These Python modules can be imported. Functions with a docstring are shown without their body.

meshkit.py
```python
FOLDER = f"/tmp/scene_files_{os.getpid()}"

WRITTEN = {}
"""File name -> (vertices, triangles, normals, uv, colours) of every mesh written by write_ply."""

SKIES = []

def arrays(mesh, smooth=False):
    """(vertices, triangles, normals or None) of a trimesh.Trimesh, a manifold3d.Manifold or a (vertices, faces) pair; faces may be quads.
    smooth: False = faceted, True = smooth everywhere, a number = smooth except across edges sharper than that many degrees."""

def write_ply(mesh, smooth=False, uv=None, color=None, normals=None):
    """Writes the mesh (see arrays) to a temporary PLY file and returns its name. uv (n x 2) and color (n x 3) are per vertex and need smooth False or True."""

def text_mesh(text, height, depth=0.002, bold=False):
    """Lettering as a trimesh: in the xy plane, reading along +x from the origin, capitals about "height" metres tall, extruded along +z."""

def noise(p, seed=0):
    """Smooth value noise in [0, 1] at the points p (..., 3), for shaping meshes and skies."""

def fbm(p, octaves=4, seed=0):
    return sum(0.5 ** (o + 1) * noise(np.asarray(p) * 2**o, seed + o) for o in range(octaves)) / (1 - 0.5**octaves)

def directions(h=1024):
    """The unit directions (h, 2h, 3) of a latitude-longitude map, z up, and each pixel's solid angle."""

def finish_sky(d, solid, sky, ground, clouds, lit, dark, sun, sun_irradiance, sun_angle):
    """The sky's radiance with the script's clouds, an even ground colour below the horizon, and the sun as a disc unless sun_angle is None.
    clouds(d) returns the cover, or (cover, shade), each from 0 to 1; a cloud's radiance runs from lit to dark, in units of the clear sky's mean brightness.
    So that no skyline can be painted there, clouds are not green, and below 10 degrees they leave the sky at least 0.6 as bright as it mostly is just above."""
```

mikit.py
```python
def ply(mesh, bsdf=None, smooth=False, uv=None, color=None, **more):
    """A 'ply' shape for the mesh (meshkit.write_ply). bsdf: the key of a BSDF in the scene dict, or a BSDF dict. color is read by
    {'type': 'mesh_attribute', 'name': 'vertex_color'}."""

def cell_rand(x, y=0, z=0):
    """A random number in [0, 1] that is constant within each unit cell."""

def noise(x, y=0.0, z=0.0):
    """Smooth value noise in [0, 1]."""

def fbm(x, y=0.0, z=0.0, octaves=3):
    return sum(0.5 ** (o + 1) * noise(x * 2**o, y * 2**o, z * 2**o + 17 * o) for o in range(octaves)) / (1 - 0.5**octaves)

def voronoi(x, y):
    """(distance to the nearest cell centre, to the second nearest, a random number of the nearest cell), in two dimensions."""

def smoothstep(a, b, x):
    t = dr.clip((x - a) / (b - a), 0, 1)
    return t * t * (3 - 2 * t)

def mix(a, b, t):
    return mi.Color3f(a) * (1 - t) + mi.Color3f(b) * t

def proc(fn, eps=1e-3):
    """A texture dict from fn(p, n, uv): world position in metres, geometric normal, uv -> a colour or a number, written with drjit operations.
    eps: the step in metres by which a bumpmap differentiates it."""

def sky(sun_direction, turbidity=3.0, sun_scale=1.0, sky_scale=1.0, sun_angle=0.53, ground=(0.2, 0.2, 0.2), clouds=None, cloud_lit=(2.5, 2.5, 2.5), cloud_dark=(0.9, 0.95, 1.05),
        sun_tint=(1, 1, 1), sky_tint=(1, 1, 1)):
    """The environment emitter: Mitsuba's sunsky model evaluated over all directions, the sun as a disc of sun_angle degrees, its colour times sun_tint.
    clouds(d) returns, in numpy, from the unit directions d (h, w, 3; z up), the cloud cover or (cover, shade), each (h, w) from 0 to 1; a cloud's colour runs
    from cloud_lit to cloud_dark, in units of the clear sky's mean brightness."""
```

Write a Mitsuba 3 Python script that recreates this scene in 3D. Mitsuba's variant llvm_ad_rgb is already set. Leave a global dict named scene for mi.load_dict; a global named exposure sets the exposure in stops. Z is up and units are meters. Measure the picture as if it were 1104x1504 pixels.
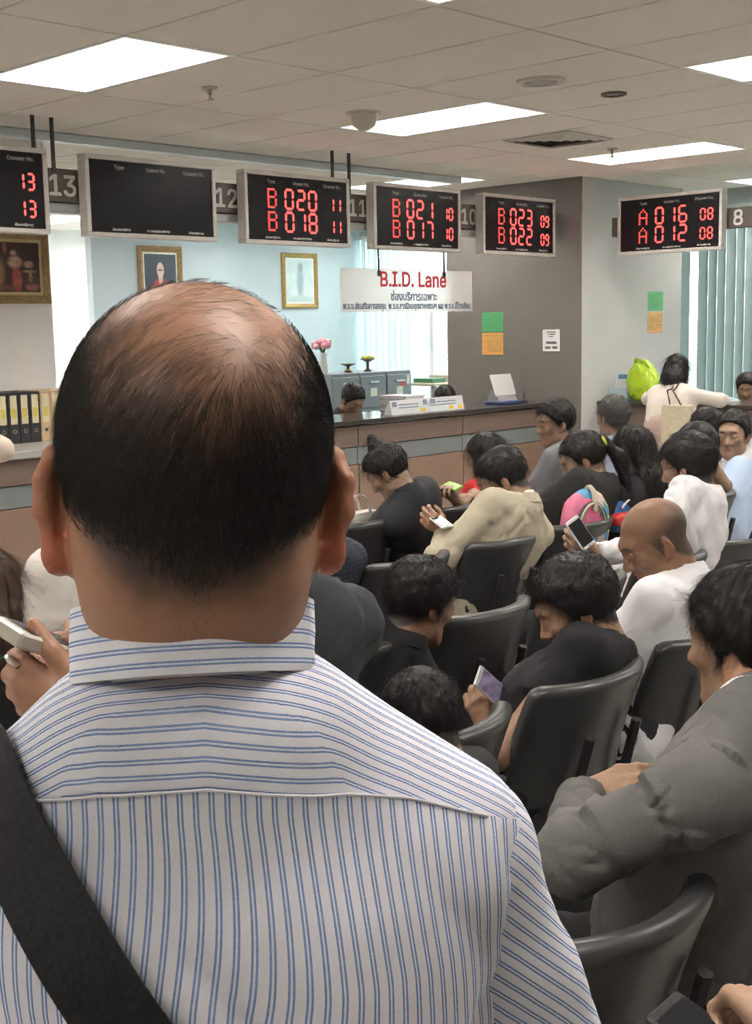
import math, os, random
import numpy as np, trimesh, drjit as dr, mitsuba as mi
import mikit, meshkit
from mikit import proc, noise, fbm, cell_rand, smoothstep, mix
from shapely.geometry import Polygon, box as sbox
import manifold3d as m3

rng = np.random.default_rng(7)
random.seed(7)
scene, labels = {}, {}
T = mi.ScalarTransform4f

# ------------------------------------------------------------------ camera, sky, exposure
exposure = 1.16
CZ = 2.90                                   # ceiling height
FOC, YAW, PITCH, ROLL = 1850.0, 0.803, 0.146, -0.019
CAM = np.array([-3.249, -4.541, CZ - 1.221])
FW = np.array([math.sin(YAW) * math.cos(PITCH), math.cos(YAW) * math.cos(PITCH), -math.sin(PITCH)])
_r = np.cross(FW, [0, 0, 1]); _r /= np.linalg.norm(_r); _u = np.cross(_r, FW)
RT = _r * math.cos(ROLL) + _u * math.sin(ROLL)
UP = -_r * math.sin(ROLL) + _u * math.cos(ROLL)
scene['camera'] = {'type': 'perspective', 'fov': math.degrees(2 * math.atan(552 / FOC)), 'fov_axis': 'x', 'near_clip': 0.05, 'far_clip': 200.0,
                   'to_world': T().look_at(origin=CAM.tolist(), target=(CAM + FW).tolist(), up=UP.tolist())}
LAMP_RADIANCE = (9.6, 9.0, 8.3)
scene['sky'] = mikit.sky((-0.5, -0.6, 0.62), turbidity=6.0, sun_scale=0.0, sky_scale=1.0, ground=(0.35, 0.38, 0.36), clouds=lambda d: (np.full(d.shape[:2], 0.95), 0.25 * meshkit.fbm(d * 3.0, 3)),
                         cloud_lit=(14.5, 17, 17.4), cloud_dark=(11, 13.2, 13.6))


def at(x, y, depth):
    return CAM + (FW * FOC + RT * (x - 552) - UP * (y - 752)) / FOC * depth


def on(x, y, axis, v):
    d = FW * FOC + RT * (x - 552) - UP * (y - 752)
    return CAM + d * ((v - CAM[axis]) / d[axis])


def pix(p):
    d = np.atleast_2d(p) - CAM
    z = d @ FW
    return np.stack([552 + FOC * (d @ RT) / z, 752 - FOC * (d @ UP) / z, z], -1)


# ------------------------------------------------------------------ materials
def rgb(c):
    return {'type': 'rgb', 'value': [float(x) for x in c]}


_mats = {}


def M(c, rough=0.6, spec=0.5, metal=0.0, sheen=0.0, coat=0.0):
    k = (tuple(np.round(c, 4)), rough, spec, metal, sheen, coat)
    if k not in _mats:
        name = f'material_{len(_mats):03d}'
        d = {'type': 'principled', 'base_color': rgb(c), 'roughness': rough, 'specular': spec, 'metallic': metal}
        if sheen: d['sheen'] = sheen
        if coat: d['clearcoat'] = coat; d['clearcoat_gloss'] = 0.8
        scene[name] = {'type': 'twosided', 'bsdf': d}
        _mats[k] = name
    return _mats[k]


def MP(name, fn, rough=0.6, spec=0.5, sheen=0.0, bump=None, metal=0.0, eps=1e-3):
    d = {'type': 'principled', 'base_color': proc(fn) if callable(fn) else fn, 'roughness': rough, 'specular': spec, 'metallic': metal}
    if sheen: d['sheen'] = sheen
    if bump: d = {'type': 'bumpmap', 'arbitrary': proc(bump[0], eps), 'scale': bump[1], 'bsdf': d}
    scene[name] = {'type': 'twosided', 'bsdf': d}
    return name


# ------------------------------------------------------------------ mesh helpers
def put(key, mesh, mat, smooth=False, **kw):
    base, n = key, 0
    while key in scene:
        n += 1
        key = f'{base}_{n:03d}'
    scene[key] = mikit.ply(mesh, mat, smooth=smooth, **kw)
    return key


def fresh(key):
    base, n = key, 0
    while key in labels or key in scene or any(k.startswith(key + '__') for k in scene):
        n += 1
        key = f'{base}_{n:03d}'
    return key


def tag(key, label, cat, group=None, kind=None):
    labels[key] = {'label': label}
    if cat: labels[key]['category'] = cat
    if group: labels[key]['group'] = group
    if kind: labels[key]['kind'] = kind
    return key


def struct(key, label=None):
    labels[key] = {'kind': 'structure'}
    if label: labels[key]['label'] = label
    return key


def box(x0, x1, y0, y1, z0, z1):
    b = trimesh.creation.box((x1 - x0, y1 - y0, z1 - z0))
    b.apply_translation(((x0 + x1) / 2, (y0 + y1) / 2, (z0 + z1) / 2))
    return b


def cbox(x0, x1, y0, y1, z0, z1, c=0.006):
    """a box with chamfered edges (convex hull)"""
    c = min(c, (x1 - x0) / 3, (y1 - y0) / 3, (z1 - z0) / 3)
    pts = []
    for x, sx in ((x0, 1), (x1, -1)):
        for y, sy in ((y0, 1), (y1, -1)):
            for z, sz in ((z0, 1), (z1, -1)):
                pts += [(x + sx * c, y + sy * c, z), (x + sx * c, y, z + sz * c), (x, y + sy * c, z + sz * c)]
    return trimesh.convex.convex_hull(np.array(pts))


def cat(ms):
    return trimesh.util.concatenate(list(ms))


def tube(pts, r, sides=8, closed=False):
    p = np.asarray(pts, float)
    rr = np.broadcast_to(r, (len(p),)).astype(float)
    t = np.gradient(p, axis=0) if not closed else np.roll(p, -1, 0) - np.roll(p, 1, 0)
    t /= np.linalg.norm(t, axis=1, keepdims=True) + 1e-12
    up = np.array([0.31, 0.17, 0.93])
    a = np.cross(t, up); a /= np.linalg.norm(a, axis=1, keepdims=True) + 1e-12
    b = np.cross(t, a)
    ang = np.arange(sides) * 2 * np.pi / sides
    v = p[:, None] + rr[:, None, None] * (np.cos(ang)[None, :, None] * a[:, None] + np.sin(ang)[None, :, None] * b[:, None])
    n = len(p); v = v.reshape(-1, 3); f = []
    for i in range(n if closed else n - 1):
        j = (i + 1) % n
        for k in range(sides):
            l = (k + 1) % sides
            f += [(i * sides + k, j * sides + k, j * sides + l), (i * sides + k, j * sides + l, i * sides + l)]
    if not closed:
        for e, o in ((0, 1), (n - 1, -1)):
            c = len(v); v = np.vstack([v, p[e]])
            for k in range(sides):
                l = (k + 1) % sides
                f.append((c, e * sides + k, e * sides + l) if o > 0 else (c, e * sides + l, e * sides + k))
    m = trimesh.Trimesh(v, np.array(f), process=False)
    return m


def lathe(profile, n=24):
    return trimesh.creation.revolve(np.array(profile, float), sections=n)


def frame_mat(o, x, y, z):
    m = np.eye(4); m[:3, 0], m[:3, 1], m[:3, 2], m[:3, 3] = x, y, z, o
    return m


def moved(mesh, m):
    k = mesh.copy(); k.apply_transform(m); return k


def text(s, h, o, x, z, depth=0.002, bold=False, width=None, center=True):
    """lettering standing at o (bottom centre), reading along x, up along z, raised towards the reader"""
    t = meshkit.text_mesh(s, h, depth, bold)
    b = t.bounds
    if center: t.apply_translation((-(b[0, 0] + b[1, 0]) / 2, 0, 0))
    if width: t.apply_scale((width / (b[1, 0] - b[0, 0]), 1, 1))
    x = np.asarray(x, float); z = np.asarray(z, float)
    return moved(t, frame_mat(o, x, z, np.cross(x, z)))


def polytext(polys, h, o, x, z, width=None, depth=0.001, cap=44):
    ms = []
    for rings in polys:
        rr = [np.array(r, float).reshape(-1, 2) for r in rings]
        g = Polygon(rr[0], rr[1:]).buffer(0)
        for q in getattr(g, 'geoms', [g]):
            if q.area > 1: ms.append(trimesh.creation.extrude_polygon(q, 1.0, engine='earcut'))
    t = cat(ms)
    b = t.bounds
    t.apply_translation((-(b[0, 0] + b[1, 0]) / 2, 0, 0))
    s = h / cap
    t.apply_scale((width / (b[1, 0] - b[0, 0]) if width else s, s, depth))
    x = np.asarray(x, float); z = np.asarray(z, float)
    return moved(t, frame_mat(o, x, z, np.cross(x, z)))

# outlines of the Thai lettering (font units)
THAI = {"a":[[[278,9,280,11,284,10,284,7,291,7,292,3,281,2,278,5]],[[278,18,279,23,284,23,284,20,291,20,292,16,280,15]],[[233,-1,229,26,235,26,236,14,237,14,241,26,246,26,248,16,249,16,251,17,252,26,257,26,259,24,262,26,270,26,275,21,275,-1,269,-1,269,20,265,21,259,19,258,23,257,23,253,-1,247,0,243,12,242,12,239,-1]],[[204,4,204,15,210,15,210,6,212,4,217,5,219,8,219,18,214,21,204,19,204,23,209,26,218,26,222,24,225,19,225,-1,220,-1,219,0,210,-1,207,0]],[[191,26,197,26,197,5,200,5,201,3,200,-1,194,-1,191,2]],[[167,4,168,6,178,4,181,7,180,9,168,14,167,16,168,23,173,26,185,25,186,24,185,19,179,21,173,19,175,16,183,14,187,10,187,4,185,1,181,-1,172,-1,168,0]],[[148,19,148,24,151,26,159,26,163,23,164,-1,158,-1,158,20,154,21]],[[124,11,126,14,124,16,124,20,128,25,139,26,143,24,146,20,146,-1,140,-1,140,17,139,20,134,21,131,20,131,17,134,16,134,12,130,11,130,-1,124,-1]],[[99,27,99,31,101,32,120,32,120,27,116,26,120,24,119,19,113,21,107,19,109,16,117,14,121,10,121,4,119,1,115,-1,106,-1,101,1,102,6,111,4,115,7,103,13,101,16,102,23,104,25,107,25,107,27]],[[76,5,76,26,82,26,82,6,86,4,91,6,91,26,97,26,97,6,93,0,82,-1]],[[49,22,49,26,55,25,57,15,62,5,65,7,66,17,64,20,57,22,57,26,64,26,70,22,72,17,72,9,70,4,66,0,56,-1]],[[26,15,37,15,38,11,32,10,32,6,35,4,40,5,42,9,41,19,37,21,27,19,27,24,31,26,40,26,44,24,48,17,48,8,46,3,41,-1,30,0,26,6]],[[2,20,1,25,3,26,9,26,12,21,15,21,16,26,15,27,15,38,21,38,21,27,22,26,22,22,20,18,21,4,18,0,8,-1,4,1,2,5,2,14,6,20],[8,7,10,4,15,5,15,16,12,17,9,15]]],"b":[[[0,15,1,18,5,18,5,14,7,14,9,18,12,18,14,14,16,18,20,18,21,16,18,0,13,-1,10,6,9,6,8,-1,3,-1]],[[23,0,27,0,27,4,23,4]],[[29,0,30,4,36,3,38,5,38,6,30,9,29,15,33,18,42,17,42,13,34,13,35,11,40,10,43,7,42,1,39,-1]],[[45,0,49,0,49,4,45,4]],[[52,3,52,18,57,17,57,5,59,3,62,4,62,17,67,18,66,1,63,-1,56,-1]],[[70,0,74,0,74,4,70,4]],[[296,15,297,18,301,18,301,14,303,14,305,18,308,18,310,14,312,18,316,18,317,16,314,0,309,-1,306,6,305,6,304,-1,299,-1]],[[263,3,263,18,268,17,268,5,270,3,273,4,273,17,278,18,278,-1,267,-1]],[[246,-1,246,18,259,17,261,14,261,-1,260,-2,261,-8,256,-9,255,-5,256,12,255,14,251,13,251,0]],[[168,0,169,16,173,18,179,18,184,13,184,0,179,-1,179,13,177,14,174,14,176,11,176,8,173,7,173,-1]],[[185,13,185,17,187,18,193,18,197,14,202,18,209,18,211,17,211,13,204,14,203,12,212,7,216,11,222,11,221,14,215,12,213,13,213,16,216,18,223,18,227,14,228,18,239,18,243,14,244,7,240,0,233,-1,229,13,228,13,227,-1,215,-1,212,2,208,-1,198,0,192,-1,192,13,190,14],[233,14,235,5,238,4,239,12,236,14],[217,5,222,3,222,7,218,7],[198,3,206,3,207,6,200,8,197,11]],[[151,18,156,17,156,4,159,3,161,5,161,17,166,18,166,3,164,0,151,-1]],[[111,1,111,18,116,17,116,4,117,3,120,10,128,11,126,14,120,12,119,16,120,17,130,18,133,19,134,22,148,22,148,13,140,13,141,11,146,10,149,7,149,3,147,0,145,-1,135,0,136,4,142,3,144,5,144,6,136,9,135,15,137,16,137,18,133,15,133,-1,121,-1,119,1,118,-1,113,-1],[123,5,128,3,128,7,124,7]],[[76,2,76,7,78,10,86,11,84,14,78,12,77,16,80,18,87,18,87,26,92,25,92,18,104,18,107,16,109,11,107,2,103,-1,97,0,92,15,91,14,91,-1,79,-1],[98,14,100,5,103,4,104,12,101,14],[81,5,86,3,86,7,82,7]],[[319,0,323,0,323,4,319,4]],[[325,0,326,4,332,3,334,5,334,6,326,9,325,15,329,18,338,17,338,13,330,13,331,11,336,10,339,7,338,1,335,-1]],[[341,0,345,0,345,4,341,4]],[[348,3,348,18,353,17,353,5,355,3,358,4,358,17,363,18,362,1,359,-1,352,-1]],[[366,0,370,0,370,4,366,4]],[[695,15,696,18,700,18,700,14,702,14,704,18,707,18,709,14,711,18,715,18,716,16,713,0,708,-1,705,6,704,6,703,-1,698,-1]],[[646,18,651,17,652,3,654,3,655,18,659,18,660,3,661,3,661,7,663,10,671,11,670,14,664,12,662,13,662,16,665,18,672,18,676,14,678,16,687,14,687,10,679,10,678,12,676,12,676,7,682,7,682,5,687,5,687,1,679,1,677,3,676,-1,664,-1,663,0,656,-1,654,2,653,-1,648,-1,646,1],[666,5,671,3,671,7,667,7]],[[604,18,609,17,609,4,612,3,614,4,615,18,619,18,620,15,623,18,634,18,634,-1,630,-1,629,6,623,6,620,10,619,3,617,0,604,-1],[628,14,625,14,625,10,629,10]],[[557,0,558,9,557,14,562,18,568,18,573,13,578,18,585,18,588,15,592,18,601,17,601,13,593,14,594,11,599,10,602,7,601,1,598,-1,591,-1,587,1,584,-1,574,0,568,-1,568,13,565,14,563,14,565,11,565,8,562,7,562,-1],[580,12,585,10,588,7,588,4,595,3,597,4,597,6,590,8,588,13,579,14],[574,11,573,3,575,4,581,3,583,4,583,6,576,8]],[[540,-1,540,18,544,18,546,14,550,18,555,18,555,16,552,13,555,9,555,-1,550,0,549,8,545,7,544,-1]],[[490,4,490,13,491,16,494,18,504,18,507,14,508,7,512,11,518,11,517,14,511,12,509,13,509,16,512,18,519,18,520,19,524,19,526,17,533,18,537,14,536,-1,532,-1,532,13,530,14,525,13,524,15,523,14,523,-1,511,-1,508,2,506,-1,501,0,494,-1],[513,5,518,3,518,7,514,7],[495,5,502,1,502,13,495,13]],[[472,4,473,17,475,18,484,17,488,11,488,6,485,0,488,-3,488,-8,483,-9,482,-1,476,-1],[474,12,481,10,480,7,477,7,478,3,481,3,483,5,483,12,481,14]],[[455,18,460,17,460,4,463,3,465,5,465,17,470,18,470,3,468,0,455,-1]],[[436,14,440,18,449,17,452,12,452,0,447,-1,447,6,443,6,441,5,441,0,436,-1],[442,13,441,10,447,10,447,13,444,14]],[[373,0,374,16,378,18,384,18,389,13,389,0,384,-1,384,13,382,14,379,14,381,11,381,8,378,7,378,-1]],[[390,13,390,17,392,18,398,18,402,14,407,18,414,18,416,17,416,13,409,14,408,12,418,7,418,18,420,22,434,22,433,-1,422,-1,418,3,413,-1,403,0,397,-1,397,13,395,14],[423,17,423,4,426,3,428,4,428,17],[403,3,411,3,412,6,405,8,402,11]],[[718,0,722,0,722,4,718,4]],[[724,0,725,4,731,3,733,5,733,6,725,9,724,15,728,18,737,17,737,13,729,13,730,11,735,10,738,7,737,1,734,-1]],[[740,0,744,0,744,4,740,4]],[[747,3,747,18,752,17,752,5,754,3,757,4,757,17,762,18,761,1,758,-1,751,-1]],[[765,0,769,0,769,4,765,4]],[[875,18,880,17,880,4,883,3,885,5,885,17,890,18,890,3,888,0,875,-1]],[[857,3,857,15,859,17,872,18,872,3,870,0,861,-1],[863,4,865,3,867,4,867,8,862,7],[863,12,867,11,867,14,862,14]],[[833,18,838,17,838,4,840,3,842,10,850,11,850,12,847,14,842,12,841,16,842,18,839,20,841,22,850,22,851,25,855,24,855,19,853,17,855,14,855,-1,843,-1,841,1,840,-1,835,-1,833,1],[845,5,850,3,850,7,846,7]],[[799,4,799,13,800,16,803,18,813,18,816,14,821,18,830,17,830,13,822,14,823,11,828,10,831,7,830,1,827,-1,817,0,815,-1,810,0,803,-1],[817,3,825,3,826,6,819,8,816,11],[805,4,811,1,811,13,804,13]],[[772,3,773,22,782,22,783,24,788,24,790,26,800,26,800,22,796,21,796,4,798,3,797,-1,793,-1,791,1,791,20,790,22,787,22,786,1,783,-1,776,-1],[777,17,777,4,781,3,782,5,782,18]]],"c":[[[75,3,75,16,79,16,79,4,83,3,84,5,84,16,87,16,87,19,89,20,100,20,100,15,102,13,106,16,112,16,116,12,117,15,119,16,125,16,128,13,131,16,138,16,140,14,139,11,133,12,133,10,140,7,140,1,137,-1,128,0,123,-1,122,12,116,11,116,-1,112,-1,112,10,110,12,108,12,109,7,106,6,106,-1,102,-1,101,1,98,-1,91,-1,88,2,85,-1,79,-1],[128,9,127,3,136,3,136,5],[94,10,100,7,103,7,102,12,100,11,94,12],[88,3,96,3,97,4,89,9],[88,13,90,13,91,16,88,16]],[[60,-1,60,16,72,15,73,-1,69,-1,69,10,67,12,64,10,64,-1]],[[1,3,1,16,5,16,5,4,8,3,10,4,10,21,14,21,15,13,18,16,25,16,26,14,31,14,31,12,36,12,37,16,41,16,41,3,45,3,44,13,46,15,54,16,58,12,58,-1,54,-1,54,10,52,12,50,12,51,7,49,7,49,1,47,-1,39,-1,37,1,29,1,28,2,24,-1,17,-1,14,2,11,-1,5,-1],[30,7,31,5,37,5,37,8],[20,10,26,7,29,7,27,11,20,12],[15,9,14,3,23,3,23,5]]],"d":[[[121,3,121,16,125,16,125,4,129,3,130,5,130,16,133,16,133,19,135,20,146,20,146,15,148,13,152,16,158,16,162,12,163,15,165,16,171,16,174,13,177,16,184,16,186,14,185,11,179,12,179,10,186,7,186,1,183,-1,174,0,169,-1,168,12,162,11,162,-1,158,-1,158,10,156,12,154,12,155,7,152,6,152,-1,148,-1,147,1,144,-1,137,-1,134,2,131,-1,125,-1],[174,9,173,3,182,3,182,5],[140,10,146,7,149,7,148,12,146,11,140,12],[134,3,142,3,143,4,135,9],[134,13,136,13,137,16,134,16]],[[107,13,109,16,115,16,118,14,119,3,117,0,115,-1,108,0,109,4,114,3,115,9,114,12,108,11]],[[92,12,94,15,93,19,106,20,106,16,104,15,106,12,106,-1,102,-1,101,5,96,4,96,-1,92,-1],[97,10,101,9,101,12,97,12]],[[77,14,79,16,84,15,82,5,85,3,86,5,86,16,90,16,90,2,87,-1,81,-1,78,2,79,11]],[[57,16,61,16,62,3,63,3,63,7,65,9,71,10,70,12,64,11,64,15,67,16,75,15,76,-1,59,-1,57,1],[68,4,72,3,72,6,68,6]],[[42,2,43,15,55,16,54,0,45,-1],[47,5,47,3,50,3,51,7],[47,11,47,10,51,10,50,12]],[[16,16,20,16,20,5,21,3,23,3,25,5,25,16,30,15,38,16,40,14,40,-1,36,-1,35,12,29,11,28,0,16,-1]],[[1,-1,1,16,5,16,6,12,9,16,14,16,14,14,11,11,14,8,14,-1,10,-1,10,6,8,7,5,5,5,-1]]],"e":[[[45,3,45,16,49,16,49,4,53,3,54,5,54,16,57,16,57,19,59,20,70,20,70,15,72,13,76,16,82,16,86,12,87,15,89,16,95,16,98,13,101,16,108,16,110,14,109,11,103,12,103,10,110,7,110,1,107,-1,98,0,93,-1,92,12,86,11,86,-1,82,-1,82,10,80,12,78,12,79,7,76,6,76,-1,72,-1,71,1,68,-1,61,-1,58,2,55,-1,49,-1],[98,3,99,4,106,3,106,5,97,9],[64,10,70,7,73,7,72,12,70,11,64,12],[58,3,66,3,67,4,59,9],[58,13,60,13,61,16,58,16]],[[15,10,16,11,15,14,18,16,24,16,28,13,29,16,39,16,43,12,43,4,39,-1,33,-1,31,9,29,9,27,0,19,-1,15,3],[34,12,36,4,38,4,39,10,37,12],[18,11,23,9,23,7,20,6,20,4,24,3,25,6,24,11,22,12]],[[0,14,2,16,6,16,7,13,9,13,8,24,12,24,13,2,10,-1,4,-1,1,2,2,11],[5,8,7,3,9,4,9,9]]]}
# ------------------------------------------------------------------ the room
XF, YB, YFAR = 8.1, 6.6, 8.9                # facade, back office wall, far recess wall


def ceiling_fn(p, n, uv):
    s = noise(p.x * 260, p.y * 260, p.z * 260)
    return mi.Color3f(0.70, 0.665, 0.615) * (0.93 + 0.05 * fbm(p.x * 3, p.y * 3, 1.0) + 0.04 * s)


MP('ceiling_paint', ceiling_fn, rough=0.9, spec=0.2)


def wall_fn(p, n, uv):
    return mi.Color3f(0.54, 0.55, 0.54) * (0.96 + 0.06 * fbm(p.x * 2.3, p.y * 2.3, p.z * 2.3))


MP('wall_paint', wall_fn, rough=0.8, spec=0.25)
MP('wall_white', lambda p, n, uv: mi.Color3f(0.88, 0.875, 0.86) * (0.96 + 0.05 * fbm(p.x * 2.1, p.y * 2.1, p.z * 2.1)), rough=0.8, spec=0.25)
MP('wall_blue', lambda p, n, uv: mi.Color3f(0.55, 0.66, 0.72) * (0.97 + 0.04 * fbm(p.x * 2.1, p.y * 2.1, p.z * 2.1)), rough=0.75, spec=0.25)  # bluish window daylight is mixed into this wall colour


def floor_fn(p, n, uv):
    gx, gy = p.x / 0.6, p.y / 0.6
    fx, fy = dr.abs(gx - dr.floor(gx) - 0.5), dr.abs(gy - dr.floor(gy) - 0.5)
    line = smoothstep(0.492, 0.497, dr.maximum(fx, fy))
    s = 0.92 + 0.08 * cell_rand(gx, gy) + 0.10 * (fbm(p.x * 30, p.y * 30, 0) - 0.5)
    return mix(mi.Color3f(0.36, 0.345, 0.315) * s, mi.Color3f(0.25, 0.24, 0.22), line)


MP('floor_vinyl', floor_fn, rough=0.35, spec=0.5)

X0, Y0 = -6.0, -8.0
put('floor', box(X0, XF + 0.3, Y0, YFAR + 0.1, -0.1, 0.0), 'floor_vinyl'); struct('floor')
put('wall_rear', box(X0 - 0.1, XF + 0.3, Y0 - 0.1, Y0, 0, 3.1), 'wall_paint'); struct('wall_rear')
put('wall_left', box(X0 - 0.1, X0, Y0, YFAR + 0.1, 0, 3.1), 'wall_paint'); struct('wall_left')
put('wall_front', box(X0, 1.36, 2.85, 3.0, 0, CZ), 'wall_white'); struct('wall_front', 'white wall behind the left end of the counter')
put('wall_back', box(3.95 * 1.06, XF, YB, YB + 0.1, 0, CZ), 'wall_blue'); struct('wall_back', 'wall of the office behind the counter, coloured with pale blue daylight')
put('wall_far', box(X0, XF + .1, YFAR, YFAR + 0.1, 0, CZ), 'wall_white'); struct('wall_far')
MP('wall_grey', lambda p, n, uv: mi.Color3f(0.150, 0.140, 0.128) * (0.95 + 0.08 * fbm(p.x * 2.3, p.y * 2.3, p.z * 2.3)), rough=0.7, spec=0.3)
put('wall_pillar__grey_face', cbox(5.82, 5.84, 1.745, 3.24, 0, CZ, 0.002), 'wall_grey')  # thin sheet gives this pillar face a darker grey than the rest
put('wall_pillar', cbox(5.84, 7.47, 1.74, 3.24, 0, CZ, 0.004), 'wall_paint'); struct('wall_pillar', 'broad grey pillar between the two counters')

# ceiling: lamps on a 2.4 m grid in a 0.6 x 1.2 m tile grid
lamp_cells = [(a, b) for a in (-8, -4, 0, 4, 8, 12) for b in (0, -2, -4)]      # tile indices: x = 0.6 a, y = 1.2 b .. 1.2 b + 1.2
lamp_cells += [(3, 6), (8, 2), (12, 4), (7, 6), (5, 6), (9, 6), (0, 6), (5, 4), (9, 4), (-4, 6)]  # lamps beside the far-room one are added to overexpose its wall
lamp_cells = [c for c in lamp_cells if c[0] * 0.6 + 0.6 < XF]
put('ceiling', box(X0 - 0.1, XF + 0.3, Y0 - 0.1, YFAR + 0.1, 3.04, 3.12), 'ceiling_paint'); struct('ceiling')
put('ceiling__grid_backing', cat([box(X0, XF, Y0, YFAR, CZ + 0.006, CZ + 0.010)] if 0 else
    [box(0.6 * a - 0.006, 0.6 * a + 0.006, Y0, YFAR, CZ + 0.004, CZ + 0.02) for a in range(-10, 14)] +
    [box(X0, XF, 1.2 * b - 0.006, 1.2 * b + 0.006, CZ + 0.004, CZ + 0.02) for b in range(-6, 8)]), M((0.42, 0.40, 0.37), 0.7))
tile = cbox(0.006, 0.594, 0.006, 1.194, 0, 0.02, 0.004)
tile_ply = mikit.ply(tile, 'ceiling_paint')
hidden = []
for a in range(-10, 14):
    for b in range(-7, 8):
        if (a, b) in lamp_cells: continue
        cs = np.array([(0.6 * a + i * 0.6, 1.2 * b + j * 1.2, CZ) for i in (0, 1) for j in (0, 1)])
        if cs[:, 0].max() > XF + 0.25 or cs[:, 1].min() > YFAR or cs[:, 1].min() < Y0 - 0.5: continue
        q = pix(cs)
        seen = (q[:, 2].min() > 0.3) and q[:, 0].max() > 0 and q[:, 0].min() < 1104 and q[:, 1].max() > 0 and q[:, 1].min() < 345
        if seen:
            key = fresh('ceiling__tile')
            scene[key] = {**tile_ply, 'to_world': T().translate([0.6 * a, 1.2 * b, CZ])}
        else:
            hidden.append(moved(tile, frame_mat((0.6 * a, 1.2 * b, CZ), (1, 0, 0), (0, 1, 0), (0, 0, 1))))
put('ceiling__tile_field', cat(hidden), 'ceiling_paint')
labels['ceiling__tile_field'] = {'kind': 'stuff'}

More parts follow.
